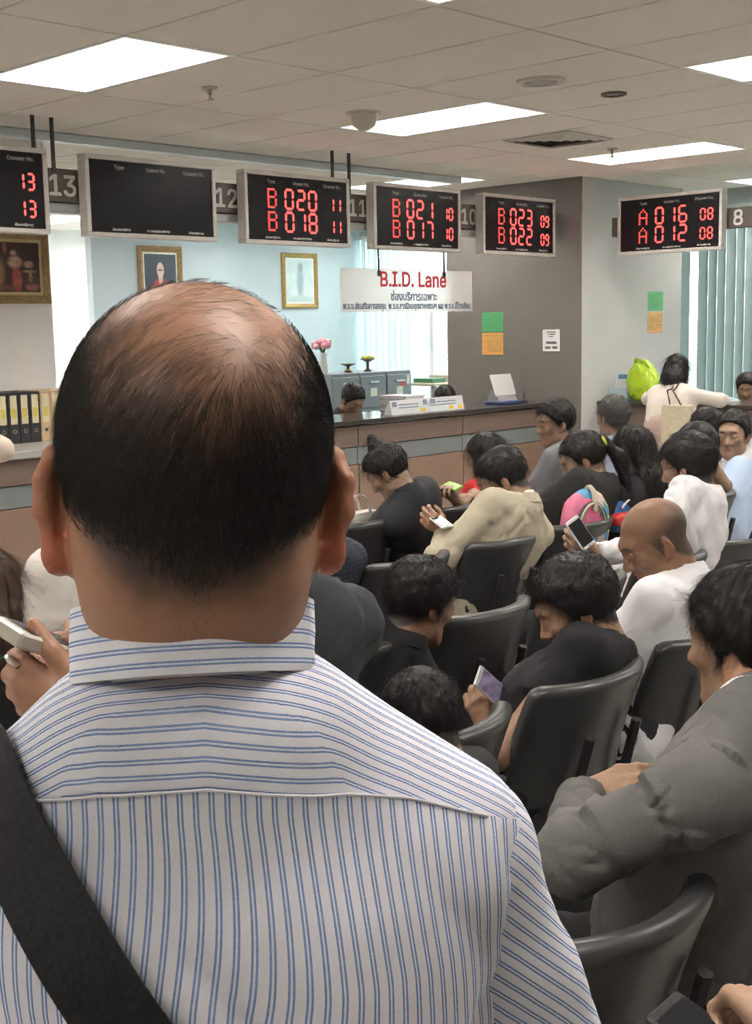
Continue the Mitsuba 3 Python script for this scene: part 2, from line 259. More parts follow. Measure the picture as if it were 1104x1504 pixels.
# lamps: recessed housing, tubes behind a louvre of thin fins
white_metal = M((0.82, 0.82, 0.80), 0.35)
scene['tube_glass'] = {'type': 'diffuse', 'reflectance': rgb((0.8, 0.8, 0.8))}
lamp_names = {(4, 0): 'bright fluorescent ceiling light over the third queue display from the left', (0, 0): 'large glaring fluorescent ceiling light at upper left',
              (8, 0): 'fluorescent ceiling light with toothed louvre above the display of counter 8', (4, -2): 'louvred ceiling light cut off by the right picture edge',
              (0, -2): 'ceiling light of which only a corner shows at the top edge', (12, 0): 'far fluorescent light near the right window', (7, 6): 'ceiling light in the far room beyond the blank display'}
housing = cat([box(0.02, 0.58, 0.03, 1.17, 0.075, 0.085), box(0.0, 0.02, 0, 1.2, 0, 0.085), box(0.58, 0.6, 0, 1.2, 0, 0.085), box(0.02, 0.58, 0, 0.03, 0, 0.085), box(0.02, 0.58, 1.17, 1.2, 0, 0.085)])
panel = trimesh.Trimesh([(0.022, 0.032, 0.05), (0.578, 0.032, 0.05), (0.578, 1.168, 0.05), (0.022, 1.168, 0.05)], [(0, 2, 1), (0, 3, 2)], process=False)
fin_x = box(0.02, 0.58, -0.002, 0.002, 0.0, 0.022)
fin_y = box(-0.002, 0.002, 0.03, 1.17, 0.0, 0.022)
h_ply, p_ply, fx_ply, fy_ply = (mikit.ply(m, white_metal) for m in (housing, panel, fin_x, fin_y))
for a, b in lamp_cells:
    key = fresh('ceiling_light')
    to = lambda x=0, y=0, z=0: T().translate([0.6 * a + x, 1.2 * b + y, CZ + z])
    scene[key + '__housing'] = {**h_ply, 'to_world': to()}
    scene[key + '__diffuser'] = {**{k: v for k, v in p_ply.items() if k != 'bsdf'}, 'bsdf': {'type': 'ref', 'id': 'tube_glass'}, 'to_world': to(),
                                 'emitter': {'type': 'area', 'radiance': rgb(LAMP_RADIANCE)}}
    for i in range(9): scene[fresh(key + '__fin')] = {**fx_ply, 'to_world': to(0, 0.13 + i * 0.1175)}
    for i in range(2): scene[fresh(key + '__fin')] = {**fy_ply, 'to_world': to(0.21 + 0.18 * i)}
    tag(key, lamp_names.get((a, b), 'recessed fluorescent ceiling light with a white louvre'), 'ceiling light', 'recessed louvred ceiling lights')

# ceiling fittings
dark = M((0.10, 0.09, 0.08), 0.5)
alu = M((0.62, 0.66, 0.66), 0.35, metal=0.6)
offwhite = M((0.55, 0.53, 0.48), 0.5)


def sprinkler(x, y, label):
    k = fresh('sprinkler')
    put(k + '__plate', moved(lathe([(0, 0), (0.042, 0), (0.038, -0.008), (0.014, -0.010), (0.0, -0.010)]), frame_mat((x, y, CZ), (1, 0, 0), (0, 1, 0), (0, 0, 1))), M((0.45, 0.42, 0.36), 0.4), 30)
    put(k + '__nozzle', moved(lathe([(0, -0.01), (0.012, -0.01), (0.012, -0.03), (0.007, -0.034), (0.007, -0.055), (0.018, -0.058), (0.018, -0.062), (0, -0.062)]), frame_mat((x, y, CZ), (1, 0, 0), (0, 1, 0), (0, 0, 1))), M((0.35, 0.28, 0.18), 0.35, metal=0.7), 30)
    tag(k, label, 'sprinkler', 'ceiling sprinklers')


sprinkler(0.98, 0.66, 'small brass sprinkler head right of the large ceiling light')
sprinkler(4.58, 0.62, 'small sprinkler head in front of the toothed ceiling light at right')
k = 'ceiling_speaker'
I4 = ((1, 0, 0), (0, 1, 0), (0, 0, 1))
put(k + '__ring', moved(lathe([(0.085, 0), (0.125, 0), (0.122, -0.012), (0.10, -0.016), (0.088, -0.008), (0.085, 0)], 32), frame_mat((2.14, -0.56, CZ), *I4)), M((0.50, 0.48, 0.44), 0.5), 30)
put(k + '__grille', moved(lathe([(0, -0.010), (0.095, -0.008), (0.095, -0.003), (0, -0.003)], 32), frame_mat((2.14, -0.56, CZ), *I4)), M((0.36, 0.34, 0.31), 0.7), 30)
tag(k, 'round ceiling loudspeaker grille above the middle lights', 'speaker')
k = 'ceiling_spotlight'
put(k + '__trim', moved(lathe([(0.045, 0), (0.07, 0), (0.068, -0.01), (0.05, -0.014), (0.045, 0)], 28), frame_mat((2.74, -0.60, CZ), *I4)), dark, 30)
put(k + '__lens', moved(lathe([(0, -0.004), (0.05, -0.004), (0.05, -0.001), (0, -0.001)], 28), frame_mat((2.74, -0.60, CZ), *I4)), M((0.55, 0.53, 0.5), 0.4), 30)
tag(k, 'small dark-rimmed round fitting in the ceiling right of the loudspeaker', 'ceiling fitting')
k = 'dome_detector'
put(k + '__dome', moved(lathe([(0, -0.105), (0.03, -0.10), (0.065, -0.075), (0.082, -0.03), (0.085, -0.012), (0.085, 0), (0, 0)], 28), frame_mat((2.13, 0.69, CZ), *I4)), M((0.56, 0.52, 0.43), 0.4), 40)
put(k + '__collar', moved(lathe([(0, -0.012), (0.10, -0.012), (0.104, 0), (0, 0)], 28), frame_mat((2.13, 0.69, CZ), *I4)), M((0.55, 0.52, 0.45), 0.5), 30)
tag(k, 'cream dome under the ceiling in front of the middle light', 'dome camera')
k = 'air_vent'
vs = []
for i in range(5):
    s = 0.27 - i * 0.055
    vs.append(trimesh.Trimesh(*(lambda o, w, h: (np.array([(x * (s - w * j), y * (s - w * j), -h * j) for j in (0, 1) for x, y in ((-1, -1), (1, -1), (1, 1), (-1, 1))]),
              [(i0, (i0 + 1) % 4, 4 + (i0 + 1) % 4) for i0 in range(4)] + [(i0, 4 + (i0 + 1) % 4, 4 + i0) for i0 in range(4)]))(0, 0.035, 0.012)))
for i, m in enumerate(vs):
    put(k + '__vane', moved(m, frame_mat((3.9, 0.6, CZ - 0.004), *I4)), M((0.50, 0.48, 0.45), 0.5))
put(k + '__throat', box(3.64, 4.16, 0.34, 0.86, CZ - 0.003, CZ - 0.001), M((0.06, 0.06, 0.06), 0.8))
tag(k, 'square air diffuser in the ceiling above the counter 9 display', 'air vent')

put('ceiling_track', cbox(-0.4, 5.05, 2.40, 2.47, CZ - 0.055, CZ + 0.002, 0.008), M((0.72, 0.80, 0.83), 0.35)); tag('ceiling_track', 'pale blue-white metal track running along the ceiling above the counter', 'ceiling track')

# ------------------------------------------------------------------ windows with vertical blinds along the facade
frame_m = M((0.62, 0.66, 0.66), 0.4, metal=0.2)
scene['window_glass'] = {'type': 'thindielectric', 'int_ior': 1.5}
scene['blind_cloth'] = {'type': 'principledthin', 'base_color': rgb((0.58, 0.76, 0.73)), 'roughness': 0.8, 'diff_trans': 0.75, 'spec_trans': 0.0, 'eta': 1.3}


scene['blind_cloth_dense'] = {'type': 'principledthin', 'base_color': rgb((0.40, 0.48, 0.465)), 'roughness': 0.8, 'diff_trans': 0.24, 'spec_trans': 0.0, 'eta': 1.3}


def window(name, y0, y1, z0, z1, n, gaps, slat='blind_cloth', ang=(18, 42)):
    struct(name)
    put(name + '__sill', cbox(XF - 0.12, XF + 0.2, y0, y1, z0 - 0.05, z0, 0.006), M((0.6, 0.6, 0.58), 0.4))
    for i in range(n + 1):
        y = y0 + (y1 - y0) * i / n
        put(name + '__mullion', box(XF + 0.06, XF + 0.12, y - 0.025, y + 0.025, z0, z1), frame_m)
    put(name + '__rail', box(XF + 0.06, XF + 0.12, y0, y1, z0, z0 + 0.05), frame_m)
    put(name + '__rail', box(XF + 0.06, XF + 0.12, y0, y1, z1 - 0.05, z1), frame_m)
    for i in range(n):
        ya, yb = y0 + (y1 - y0) * i / n + 0.025, y0 + (y1 - y0) * (i + 1) / n - 0.025
        put(name + '__pane', trimesh.Trimesh([(XF + 0.09, ya, z0 + 0.05), (XF + 0.09, yb, z0 + 0.05), (XF + 0.09, yb, z1 - 0.05), (XF + 0.09, ya, z1 - 0.05)], [(0, 1, 2), (0, 2, 3)], process=False), 'window_glass')
    b = fresh('window_blind')
    put(b + '__headrail', cbox(XF - 0.10, XF - 0.04, y0, y1, z1 - 0.05, z1 - 0.005, 0.005), M((0.75, 0.78, 0.78), 0.4))
    r = np.random.default_rng(int(abs(y0) * 100) + 3)
    y = y0 + 0.04
    while y < y1 - 0.03:
        if not any(g0 < y < g1 for g0, g1 in gaps):
            an = math.radians(r.uniform(*ang))
            w = 0.127
            ux, uy = math.sin(an) * w / 2, math.cos(an) * w / 2
            cx = XF - 0.07
            ts = np.linspace(-1, 1, 5)
            v = []
            for zz in (z0 + 0.03, z1 - 0.05):
                for t in ts:
                    bow = 0.010 * (1 - t * t)
                    v.append((cx + ux * t + bow * math.cos(an), y + uy * t - bow * math.sin(an), zz))
            f = []
            for i in range(4): f += [(i, i + 1, i + 6), (i, i + 6, i + 5)]
            put(b + '__slat', trimesh.Trimesh(v, f, process=False), slat, True)
        y += 0.098 + r.uniform(-0.006, 0.012)
    return b


_slit = on(1018, 450, 0, XF - .07)[1]
tag(window('window_1', 3.3, YB, 0.75, CZ - 0.12, 3, [(5.15, 5.75), (4.1, 4.95)]), 'pale vertical blind glowing behind the counter, left of the grey pillar', 'blind')
tag(window('window_2', -6.0, 2.62, 0.75, CZ - 0.12, 6, [(_slit - .05, _slit + .05)], 'blind_cloth_dense', (6, 24)), 'pale green vertical blind at the right, behind the standing woman', 'blind')
put('wall_right', cat([box(XF, XF + 0.2, Y0, YFAR, 0, 0.72), box(XF, XF + 0.2, Y0, YFAR, CZ - 0.12, 3.1), box(XF, XF + 0.2, 2.62, 3.3, 0, 3.1), box(XF, XF + 0.2, Y0, -6.0, 0, 3.1)]), 'wall_paint'); struct('wall_right')
# ------------------------------------------------------------------ counters
YC, ZT, XP = 2.06, 1.0, 5.82                # front of the long counter, its top, the pillar face
brown = MP('counter_laminate', lambda p, n, uv: mi.Color3f(0.150, 0.108, 0.088) * (0.90 + 0.16 * fbm(p.x * 2, p.y * 2, p.z * 60) + 0.05 * noise(p.x * 90, p.y * 90, p.z * 90)), 0.45)
salmon = MP('counter_panel_laminate', lambda p, n, uv: mi.Color3f(0.245, 0.165, 0.122) * (0.95 + 0.08 * fbm(p.x * 60, p.y * 60, p.z * 4)), 0.4)
greyband = M((0.185, 0.205, 0.21), 0.35)
blacktop = MP('counter_stone', lambda p, n, uv: mi.Color3f(0.035, 0.032, 0.03) * (0.7 + 0.9 * noise(p.x * 160, p.y * 160, p.z * 160)), 0.12, 0.6)
reflection_grey = M((0.40, 0.39, 0.37), 0.3)  # reflection of the white wall is put into this grey
k = 'long_counter'
put(k + '__worktop', cbox(1.36, XP - 0.004, YC - 0.06, YC + 0.55, ZT - 0.035, ZT, 0.005), blacktop)
put(k + '__ledge', cbox(-5.99, 1.355, YC - 0.06, 2.848, ZT - 0.045, ZT, 0.006), reflection_grey)
put(k + '__desk', box(1.4, XP - 0.01, YC + 0.05, YC + 0.48, 0.70, 0.73), brown)
xs = [XP - 0.004 - 1.21 * i for i in range(10)]; xs[-1] = -5.0
for i in range(len(xs) - 1):
    a, b = xs[i + 1] + 0.004, xs[i] - 0.004
    put(k + '__upper_panel', cbox(a, b, YC - 0.02, YC + 0.03, 0.80, ZT - 0.047, 0.003), brown)
    put(k + '__band', cbox(a, b, YC - 0.008, YC + 0.03, 0.665, 0.796, 0.003), greyband)
    put(k + '__lower_panel', cbox(a, b, YC - 0.02, YC + 0.03, 0.09, 0.661, 0.003), salmon)
    put(k + '__plinth', box(a, b, YC + 0.0, YC + 0.03, 0.0, 0.086), M((0.06, 0.06, 0.06), 0.5))
put(k + '__carcass', box(xs[-1], XP - 0.006, YC + 0.031, YC + 0.048, 0.0, ZT - 0.05), M((0.12, 0.10, 0.09), 0.6))
tag(k, 'long service counter with brown panels, grey band and dark top below the queue displays', 'counter')

X8 = 6.12
k = 'side_counter'
put(k + '__worktop', cbox(X8 - 0.06, X8 + 0.62, -6.0, 1.735, ZT - 0.035, ZT, 0.005), blacktop)
for i in range(6):
    b = 1.733 - 1.21 * i
    a = b - 1.202
    put(k + '__upper_panel', cbox(X8 - 0.02, X8 + 0.03, a, b, 0.78, ZT - 0.037, 0.003), brown)
    put(k + '__band', cbox(X8 - 0.008, X8 + 0.03, a, b, 0.62, 0.776, 0.003), greyband)
    put(k + '__lower_panel', cbox(X8 - 0.02, X8 + 0.03, a, b, 0.0, 0.616, 0.003), brown)
put(k + '__desk', box(X8 + 0.05, X8 + 0.6, -6.0, 1.73, 0.70, 0.73), brown)
tag(k, 'dark counter under the right window where the woman leans', 'counter')

# ------------------------------------------------------------------ queue displays
case_m = M((0.62, 0.60, 0.57), 0.35)
face_m = M((0.010, 0.010, 0.012), 0.3, 0.15)
print_m = M((0.55, 0.55, 0.53), 0.6)


def red_em(s):
    return {'type': 'area', 'radiance': rgb((1.55 * s, 0.10 * s, 0.085 * s)), 'sampling_weight': 0.02}


SEG = {'0': 'abcdef', '1': 'bc', '2': 'abged', '3': 'abgcd', '4': 'fgbc', '5': 'afgcd', '6': 'afgecd', '7': 'abc', '8': 'abcdefg', '9': 'abcdfg'}
LET = {'B': ['11110', '10001', '10001', '11110', '10001', '10001', '10001', '11110'], 'A': ['00100', '01010', '10001', '10001', '11111', '10001', '10001', '10001']}


def seg_digit(ch, x, z, w, h, t, y0, y1):
    """seven-segment figure with its lower left corner at x, z"""
    g = t * 0.22
    H = {'a': (0, h), 'g': (0, h / 2), 'd': (0, 0)}
    Vv = {'f': (0, h / 2), 'e': (0, 0), 'b': (w, h / 2), 'c': (w, 0)}
    out = []
    for s in SEG[ch]:
        if s in H:
            px, pz = H[s]
            poly = [(x + px + g, z + pz), (x + px + t / 2 + g, z + pz + t / 2), (x + w - t / 2 - g, z + pz + t / 2), (x + w - g, z + pz), (x + w - t / 2 - g, z + pz - t / 2), (x + px + t / 2 + g, z + pz - t / 2)]
        else:
            px, pz = Vv[s]
            l = h / 2
            poly = [(x + px, z + pz + g), (x + px + t / 2, z + pz + t / 2 + g), (x + px + t / 2, z + pz + l - t / 2 - g), (x + px, z + pz + l - g), (x + px - t / 2, z + pz + l - t / 2 - g), (x + px - t / 2, z + pz + t / 2 + g)]
        m = trimesh.creation.extrude_polygon(Polygon(poly), y1 - y0, engine='earcut')
        out.append(moved(m, frame_mat((0, y1, 0), (1, 0, 0), (0, 0, 1), (0, -1, 0))))
    return out


DW, DH, DT = 0.97, 0.475, 0.085


def queue_display(rows, place, label):
    k = fresh('queue_display')
    P = lambda m: moved(m, place)
    fr = 0.028
    put(k + '__case', P(cat([cbox(0, DW, 0.0, DT, 0, fr, 0.004), cbox(0, DW, 0.0, DT, DH - fr, DH, 0.004), cbox(0, fr, 0.0, DT, fr, DH - fr, 0.004), cbox(DW - fr, DW, 0.0, DT, fr, DH - fr, 0.004), box(fr * 0.5, DW - fr * 0.5, 0.03, DT - 0.004, fr * 0.5, DH - fr * 0.5)])), case_m)
    put(k + '__screen', P(box(fr, DW - fr, 0.012, 0.029, fr, DH - fr)), face_m)
    X, Z = (1, 0, 0), (0, 0, 1)
    heads = [text(s, 0.022, (u * DW, 0.012, DH - 0.075), X, Z, 0.0008) for s, u in (('Type', 0.25), ('Queue No.', 0.53), ('Counter No.', 0.83))]
    foots = [polytext(THAI[c], 0.020, (u * DW, 0.012, 0.040), X, Z, w, 0.0008, 26) for c, u, w in (('c', 0.25, 0.13), ('d', 0.53, 0.17), ('e', 0.83, 0.12))]
    for t_ in heads + foots: put(k + '__lettering', P(t_), print_m)
    for r, row in enumerate(rows):
        z = 0.235 if r == 0 else 0.085
        ms = []
        if row[0]:
            ms2 = []
            for j, line in enumerate(LET[row[0]]):
                for i, c in enumerate(line):
                    if c == '1':
                        ms2.append(box(0.204 + i * 0.0165, 0.2185 + i * 0.0165, 0.009, 0.012, z + 0.118 - j * 0.0165, z + 0.1315 - j * 0.0165))
            n = put(k + '__letter', P(cat(ms2)), face_m)
            scene[n]['emitter'] = red_em(0.55)
            labels[n] = {'label': f'glowing red dot letter {row[0]}'}
        if row[1]:
            for i, ch in enumerate(row[1]): ms.append((ch, seg_digit(ch, 0.365 + i * 0.108, z + 0.005, 0.066, 0.125, 0.017, 0.009, 0.012)))
        if row[2]:
            for i, ch in enumerate(row[2]): ms.append((ch, seg_digit(ch, 0.775 + i * 0.066, z + 0.008, 0.040, 0.086, 0.013, 0.009, 0.012)))
        for ch, mm in ms:
            n = put(k + '__digit', P(cat(mm)), face_m)
            scene[n]['emitter'] = red_em(1.0)
            labels[n] = {'label': f'glowing red figure {ch}'}
    tag(k, label, 'queue display', 'queue displays hanging over the counters')
    return k


YD, ZD = 1.90, 2.238
for x, rows, lab in ((-0.18, [('', '', '13'), ('', '', '13')], 'queue display showing 13 twice, cut off by the left picture edge'),
                     (1.04, [], 'blank queue display with no figures lit, between signs 13 and 12'),
                     (2.25, [('B', '020', '11'), ('B', '018', '11')], 'lit queue display between the signs 12 and 11, showing B 020 and B 018'),
                     (3.465, [('B', '021', '10'), ('B', '017', '10')], 'lit queue display over the white lane sign, showing B 021 and B 017'),
                     (4.71, [('B', '023', '09'), ('B', '022', '09')], 'lit queue display in front of the grey pillar face, showing B 023 and B 022')):
    queue_display(rows, frame_mat((x, YD, ZD), (1, 0, 0), (0, 1, 0), (0, 0, 1)), lab)
queue_display([('A', '016', '08'), ('A', '012', '08')], frame_mat((6.0, 1.50, 2.235), (0, -1, 0), (1, 0, 0), (0, 0, 1)), 'rightmost queue display, turned towards the left, showing A 016 and A 012')
rod_m = M((0.02, 0.02, 0.022), 0.4)
n_rod = 0
for x, y, z0, lab in ((0.87, 1.965, 2.60, 'front black rod holding up the sign 13'), (0.74, 1.955, 2.71, 'black rod above the display cut off at left'), (3.28, 1.965, 2.60, 'black rod holding up the sign 11'),
                      (3.10, 1.95, 2.71, 'black rod above the display for counter 11'), (4.50, 1.96, 2.62, None), (5.4, 1.95, 2.71, None)):
    if lab is None: continue
    k = fresh('hanging_rod'); put(k, trimesh.creation.cylinder(0.012, segment=[(x, y, z0), (x, y, CZ)], sections=10), rod_m, 30); tag(k, lab, 'rod')
k = 'sign_rail'
put(k + '__beam', cbox(-0.9, 4.88, 2.02, 2.10, 2.375, 2.432, 0.005), M((0.42, 0.44, 0.44), 0.4)); put(k + '__end_cap', cbox(4.88, 4.90, 2.015, 2.105, 2.37, 2.437, 0.004), M((0.30, 0.31, 0.31), 0.4))
tag(k, 'grey horizontal rail carrying the counter number signs', 'rail')
plate_m = M((0.075, 0.062, 0.05), 0.45)
num_m = M((0.60, 0.60, 0.58), 0.5)
for s, x0, x1, cx in (('13', 0.66, 1.22, on(92, 276, 1, 2.0)[0]), ('12', 1.88, 2.46, on(332, 295, 1, 2.0)[0]), ('11', 3.10, 3.66, on(525, 310, 1, 2.0)[0]), ('10', 4.32, 4.90, on(688, 322, 1, 2.0)[0]), ('9', 5.55, 5.79, 5.735)):
    k = fresh('counter_number_sign')
    put(k + '__plate', cbox(x0, x1, 2.0, 2.06, 2.435, 2.625, 0.004), plate_m)
    put(k + '__number', text(s, 0.115, (cx, 2.0, 2.472), (1, 0, 0), (0, 0, 1), 0.004, True), num_m)
    tag(k, {'13': 'dark sign 13 beside the display cut off at the left', '12': 'dark sign 12 right of the blank display', '11': 'dark sign 11 left of the display over the lane sign', '10': 'dark sign 10 between the two displays near the pillar', '9': 'mostly hidden dark sign 9 behind the display at the pillar'}[s], 'sign', 'counter number signs')
k = fresh('counter_number_sign')
put(k + '__plate', cbox(6.10, 6.16, -0.6, 1.62, 2.40, 2.56, 0.004), plate_m)
put(k + '__number', text('8', 0.115, (6.10, on(1084, 312, 0, 6.1)[1], 2.425), (0, -1, 0), (0, 0, 1), 0.004, True), num_m)
tag(k, 'long dark sign 8 above the right window', 'sign', 'counter number signs')
k = 'display_rod_short'

# white acrylic lane sign on two rods
scene['acrylic'] = {'type': 'principledthin', 'base_color': rgb((0.80, 0.77, 0.74)), 'roughness': 0.25, 'spec_trans': 0.30, 'diff_trans': 0.55, 'eta': 1.4}
k = 'lane_sign'
sx0, sx1, sz0, sz1, sy = 3.13, 4.60, 1.79, 2.095, 1.93
put(k + '__board', trimesh.Trimesh([(sx0, sy, sz0), (sx1, sy, sz0), (sx1, sy, sz1), (sx0, sy, sz1)], [(0, 1, 2), (0, 2, 3)], process=False), 'acrylic')
put(k + '__edge', cat([box(sx0, sx1, sy - .002, sy + .002, sz0 - .003, sz0), box(sx0, sx1, sy - .002, sy + .002, sz1, sz1 + .003)]), M((0.8, 0.8, 0.8), 0.3))
mid = (sx0 + sx1) / 2
put(k + '__red_lettering', text('B.I.D. Lane', 0.105, (mid + 0.05, sy - 0.001, sz1 - 0.122), (1, 0, 0), (0, 0, 1), 0.0015, True, 0.74), M((0.50, 0.03, 0.05), 0.5))
put(k + '__blue_lettering', cat([polytext(THAI['a'], 0.085, (mid + 0.05, sy - 0.001, sz1 - 0.225), (1, 0, 0), (0, 0, 1), 0.52, 0.0012),
                                 polytext(THAI['b'], 0.062, (mid, sy - 0.001, sz0 + 0.018), (1, 0, 0), (0, 0, 1), 1.42, 0.0012, 30)]), M((0.13, 0.15, 0.22), 0.5))
for x in (3.53, 4.26):
    put(k + '__rod', trimesh.creation.cylinder(0.007, segment=[(x, sy, sz1 - 0.03), (x, sy, 2.24)], sections=8), rod_m, 30)
    put(k + '__clip', cbox(x - 0.012, x + 0.012, sy - 0.012, sy + 0.012, sz1 - 0.05, sz1 - 0.01, 0.003), rod_m)
tag(k, 'white translucent hanging sign reading B.I.D. Lane with Thai lines below', 'sign')


# ------------------------------------------------------------------ pictures
def ell(uv, x, y, rx, ry, soft=0.15):
    d = dr.sqrt(dr.square((uv.x - x) / rx) + dr.square((uv.y - y) / ry))
    return 1 - smoothstep(1 - soft, 1 + soft, d)


def portrait_fn(p, n, uv):
    c = mix((0.045, 0.07, 0.10), (0.03, 0.045, 0.06), fbm(uv.x * 5, uv.y * 5, 2))
    robe = (0.36, 0.055, 0.05)
    c = mix(c, robe, dr.maximum(ell(uv, 0.5, 0.14, 0.40, 0.34), ell(uv, 0.5, 0.36, 0.24, 0.18)))
    c = mix(c, (0.19, 0.03, 0.04), ell(uv, 0.36, 0.25, 0.05, 0.2, 0.6))
    c = mix(c, (0.55, 0.38, 0.30), ell(uv, 0.5, 0.55, 0.07, 0.12))
    c = mix(c, (0.62, 0.50, 0.44), ell(uv, 0.5, 0.70, 0.115, 0.145))
    c = mix(c, (0.16, 0.10, 0.09), ell(uv, 0.5, 0.70, 0.085, 0.018, 0.5))
    c = mix(c, (0.65, 0.6, 0.55), ell(uv, 0.5, 0.11, 0.09, 0.05))
    return c


def garden_fn(p, n, uv):
    c = mix((0.42, 0.60, 0.62), (0.75, 0.85, 0.85), fbm(uv.x * 4, uv.y * 5, 5))
    c = mix(c, (0.30, 0.42, 0.46), ell(uv, 0.5, 0.5, 0.12, 0.40, 0.6))
    c = mix(c, (0.25, 0.33, 0.36), ell(uv, 0.52, 0.82, 0.10, 0.10, 0.6))
    return mix(c, (0.5, 0.62, 0.60), ell(uv, 0.5, 0.05, 0.5, 0.10, 0.5))


def scene_fn(p, n, uv):
    c = mix((0.022, 0.018, 0.018), (0.07, 0.03, 0.025), fbm(uv.x * 6, uv.y * 6, 4))
    for x, y, rx, ry, col in ((0.30, 0.42, 0.17, 0.40, (0.30, 0.17, 0.07)), (0.64, 0.60, 0.10, 0.13, (0.42, 0.28, 0.20)), (0.62, 0.79, 0.045, 0.055, (0.40, 0.24, 0.18)), (0.66, 0.25, 0.07, 0.24, (0.34, 0.07, 0.06)),
                              (0.84, 0.56, 0.07, 0.07, (0.36, 0.22, 0.18)), (0.85, 0.42, 0.10, 0.03, (0.30, 0.18, 0.12)), (0.86, 0.30, 0.03, 0.10, (0.26, 0.16, 0.10)), (0.88, 0.10, 0.10, 0.07, (0.26, 0.09, 0.07)),
                              (0.50, 0.90, 0.03, 0.16, (0.20, 0.09, 0.05)), (0.12, 0.3, 0.10, 0.3, (0.25, 0.10, 0.08)), (0.35, 0.08, 0.3, 0.06, (0.18, 0.06, 0.05))):
        c = mix(c, mi.Color3f(col) * (0.7 + 0.6 * noise(uv.x * 22, uv.y * 22, 3)), ell(uv, x, y, rx, ry, 0.35))
    return c


gold = MP('gilt', lambda p, n, uv: mi.Color3f(0.42, 0.29, 0.10) * (0.55 + 0.7 * noise(p.x * 110, p.y * 110, p.z * 110)), 0.35, metal=0.35)
brownframe = MP('frame_wood', lambda p, n, uv: mi.Color3f(0.30, 0.20, 0.09) * (0.6 + 0.7 * noise(p.x * 90, p.y * 90, p.z * 90)), 0.45)
for nm, fn in (('portrait_paint', portrait_fn), ('garden_paint', garden_fn), ('scene_paint', scene_fn)): MP(nm, fn, 0.5)


def picture(x0, x1, z0, z1, y, paint, frame, fw, liner, label):
    k = fresh('framed_picture')
    d = 0.04
    def rail(pts):
        return trimesh.convex.convex_hull(np.array(pts))
    for (ax, az), (bx, bz), (ix, iz), (jx, jz) in (((x0, z0), (x1, z0), (x1 - fw, z0 + fw), (x0 + fw, z0 + fw)), ((x1, z0), (x1, z1), (x1 - fw, z1 - fw), (x1 - fw, z0 + fw)),
                                                  ((x1, z1), (x0, z1), (x0 + fw, z1 - fw), (x1 - fw, z1 - fw)), ((x0, z1), (x0, z0), (x0 + fw, z0 + fw), (x0 + fw, z1 - fw))):
        mid = lambda p, q, t: (p[0] + (q[0] - p[0]) * t, p[1] + (q[1] - p[1]) * t)
        o1, o2 = mid((ax, az), (jx, jz), .35), mid((bx, bz), (ix, iz), .35)
        pts = [(q[0], y, q[1]) for q in ((ax, az), (bx, bz), (ix, iz), (jx, jz))] + [(q[0], y - d, q[1]) for q in (o1, o2)] + [(q[0], y - d * .5, q[1]) for q in ((ax, az), (bx, bz))] + [(q[0], y - d * .45, q[1]) for q in ((ix, iz), (jx, jz))]
        put(k + '__frame_rail', rail(pts), frame)
    a0, a1, c0, c1 = x0 + fw, x1 - fw, z0 + fw, z1 - fw
    put(k + '__liner', box(a0, a1, y - 0.010, y - 0.002, c0, c1), liner)
    m = 0.022
    put(k + '__canvas', trimesh.Trimesh([(a0 + m, y - 0.012, c0 + m), (a1 - m, y - 0.012, c0 + m), (a1 - m, y - 0.012, c1 - m), (a0 + m, y - 0.012, c1 - m)], [(0, 1, 2), (0, 2, 3)], process=False), paint, uv=np.array([(0, 0), (1, 0), (1, 1), (0, 1.0)]))
    tag(k, label, 'picture')


def rect_on(px, y):
    q = np.array([on(a, b, 1, y) for a, b in px])
    return q[:, 0].min(), q[:, 0].max(), q[:, 2].min(), q[:, 2].max()


x0, x1, z0, z1 = rect_on([(200, 361), (265, 363)], YB)
picture(x0, x1, z1 - 0.72, z1, YB, 'portrait_paint', brownframe, 0.062, M((0.7, 0.72, 0.7), 0.5), 'gilt-framed portrait of a figure in a red robe above the man\'s head')
x0, x1, z0, z1 = rect_on([(412, 371), (464, 373), (463, 453)], YB)
picture(x0, x1, z0, z1, YB, 'garden_paint', gold, 0.055, M((0.75, 0.8, 0.8), 0.5), 'pale blue-green picture in an ornate gold frame on the office wall')
x1, z1 = on(68, 341, 1, 2.85)[[0, 2]]; z0 = on(66, 446, 1, 2.85)[2]
picture(x1 - 0.64, x1, z0, z1, 2.85, 'scene_paint', brownframe, 0.052, M((0.55, 0.45, 0.25), 0.5), 'dark painting with robed figures in a brown frame on the left wall')

# ------------------------------------------------------------------ notices on the pillar
paper_white = M((0.78, 0.78, 0.78), 0.7)


def notice(key, px, axis, v, mat, label, lines=(), cat_='notice'):
    q = np.array([on(a, b, axis, v) for a, b in px])
    lo, hi = q.min(0), q.max(0)
    k = fresh(key)
    lo[axis], hi[axis] = v - 0.003, v - 0.0005
    put(k + '__sheet', box(lo[0], hi[0], lo[1], hi[1], lo[2], hi[2]), mat)
    ms = []
    o = 1 - axis
    for t0, t1, u0, u1 in lines:
        a, b = lo.copy(), hi.copy()
        a[2], b[2] = hi[2] - (hi[2] - lo[2]) * t1, hi[2] - (hi[2] - lo[2]) * t0
        a[o], b[o] = lo[o] + (hi[o] - lo[o]) * u0, lo[o] + (hi[o] - lo[o]) * u1
        a[axis], b[axis] = v - 0.0042, v - 0.003
        ms.append(box(a[0], b[0], a[1], b[1], a[2], b[2]))
    if ms: put(k + '__print', cat(ms), M((0.10, 0.12, 0.13), 0.7) if mat == paper_white else M((0.06, 0.16, 0.08), 0.7) if 'green' in label else M((0.42, 0.20, 0.05), 0.7))
    tag(k, label, cat_)


